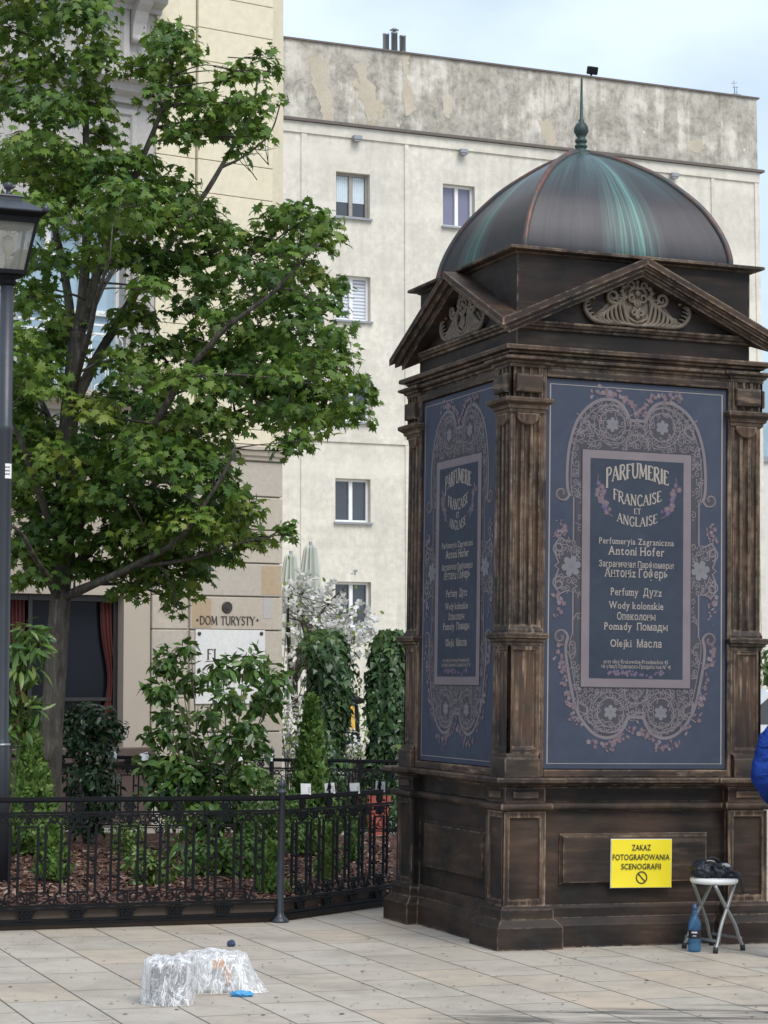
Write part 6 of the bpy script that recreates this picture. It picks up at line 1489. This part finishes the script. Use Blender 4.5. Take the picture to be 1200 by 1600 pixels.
for s in (-1, 1):
    o = len(V); V += [((s*.10, .0, .88), .095), ((s*.115, -.01, .50), .062), ((s*.125, .02, .12), .045), ((s*.13, .02, .06), .042), ((s*.145, .15, .035), .035)]; E_ += [(0, o), (o, o+1), (o+1, o+2), (o+2, o+3), (o+3, o+4)]
    o = len(V); V += [((s*.19, .0, 1.40), .070), ((s*.258, -.03, 1.13), .056), ((s*.16, .15, .985), .046), ((s*.13, .20, .97), .030), ((s*.075, .235, .965), .034, .018)]; E_ += [(3, o), (o, o+1), (o+1, o+2), (o+2, o+3), (o+3, o+4)]
    h = len(V)-1
    for f in range(4):
        k = len(V); V += [((s*(.055-.004*f), .262, .985-.018*f), .0085), ((s*(.025-.004*f), .272, .978-.018*f), .0078), ((s*(.008), .262, .968-.018*f), .007)]; E_ += [(h, k), (k, k+1), (k+1, k+2)]
    k = len(V); V += [((s*.085, .235, 1.0), .0095), ((s*.06, .245, 1.018), .0085)]; E_ += [(h, k), (k, k+1)]
bm_ = skin(V, E_); gj = G('blue_jacket'); nj = gj.noise(1.0, 4, .6, gj.co('Object', (7, 7, 15)), 1.2); nk = gj.noise(90, 3)
BLUE = gj.out(gj.mix(nj, (.011, .032, .19), (.020, .060, .29)), .95, 0.0, gj.bump(gj.math('ADD', nj, gj.math('MULTIPLY', nk, .05)), .9, .06), .08); SKIN = plain('skin', (.45, .27, .20), .5, 0, .05, 20, .03); TROU = plain('dark_trousers', (.02, .022, .028), .8, 0, .2, 20, .1); SHOE = plain('black_shoe', (.015, .015, .017), .5, 0, .2, 20, .05)
for mt in (BLUE, SKIN, TROU, SHOE): bm_.materials.append(mt)
for p in bm_.polygons:
    c = p.center; d_hand = c.y > .195 and .90 < c.z < 1.06 and abs(c.x) < .15
    p.material_index = 1 if (c.z > 1.535 or d_hand) else 0 if c.z > .86 else 2 if c.z > .10 else 3; p.use_smooth = True
for v_ in bm_.vertices:
    c = v_.co
    if .88 < c.z < 1.5: v_.co = c+v_.normal*(.008*noise.noise(c*11)+.010*(1-2*abs(noise.noise(Vector((c.x*7, c.y*7, c.z*17))))))
body = link('body', bm_, per)
m = MB(); lump(m, (0, -.012, 1.745), (.092, .105, .085), 4.4, 4, .06, 3, 0, .35); m.build('hair', plain('brown_hair', (.05, .03, .018), .6, 0, .4, 40, .3), per)
m = MB()
for s in (-1, 1): m.lathe([(.001, -.004), (.022, -.002), (.026, .004), (.012, .008), (.001, .005)], 10, 0, True, Matrix.Translation((s*.088, .0, 1.66)) @ Matrix.Rotation(s*PI/2, 4, 'Y'))
m.tube([(0, .088, 1.69), (0, .108, 1.655), (0, .095, 1.645)], [.008, .014, .010], 8); m.tube([(-.024, .088, 1.622), (0, .096, 1.622), (.024, .088, 1.622)], .005, 6)
for s in (-1, 1): m.lathe([(.001, -.012), (.011, 0), (.001, .012)], 8, 0, True, Matrix.Translation((s*.032, .088, 1.69)))
m.build('face_features', SKIN, per)
m = MB(); m.tube(catmull([(-.155, -.10, .93), (-.06, -.135, 1.1), (.05, -.135, 1.3), (.11, -.06, 1.47)], 14), .02, 6, 0, True, True, None, .4); m.build('shoulder_strap', RUB, per)
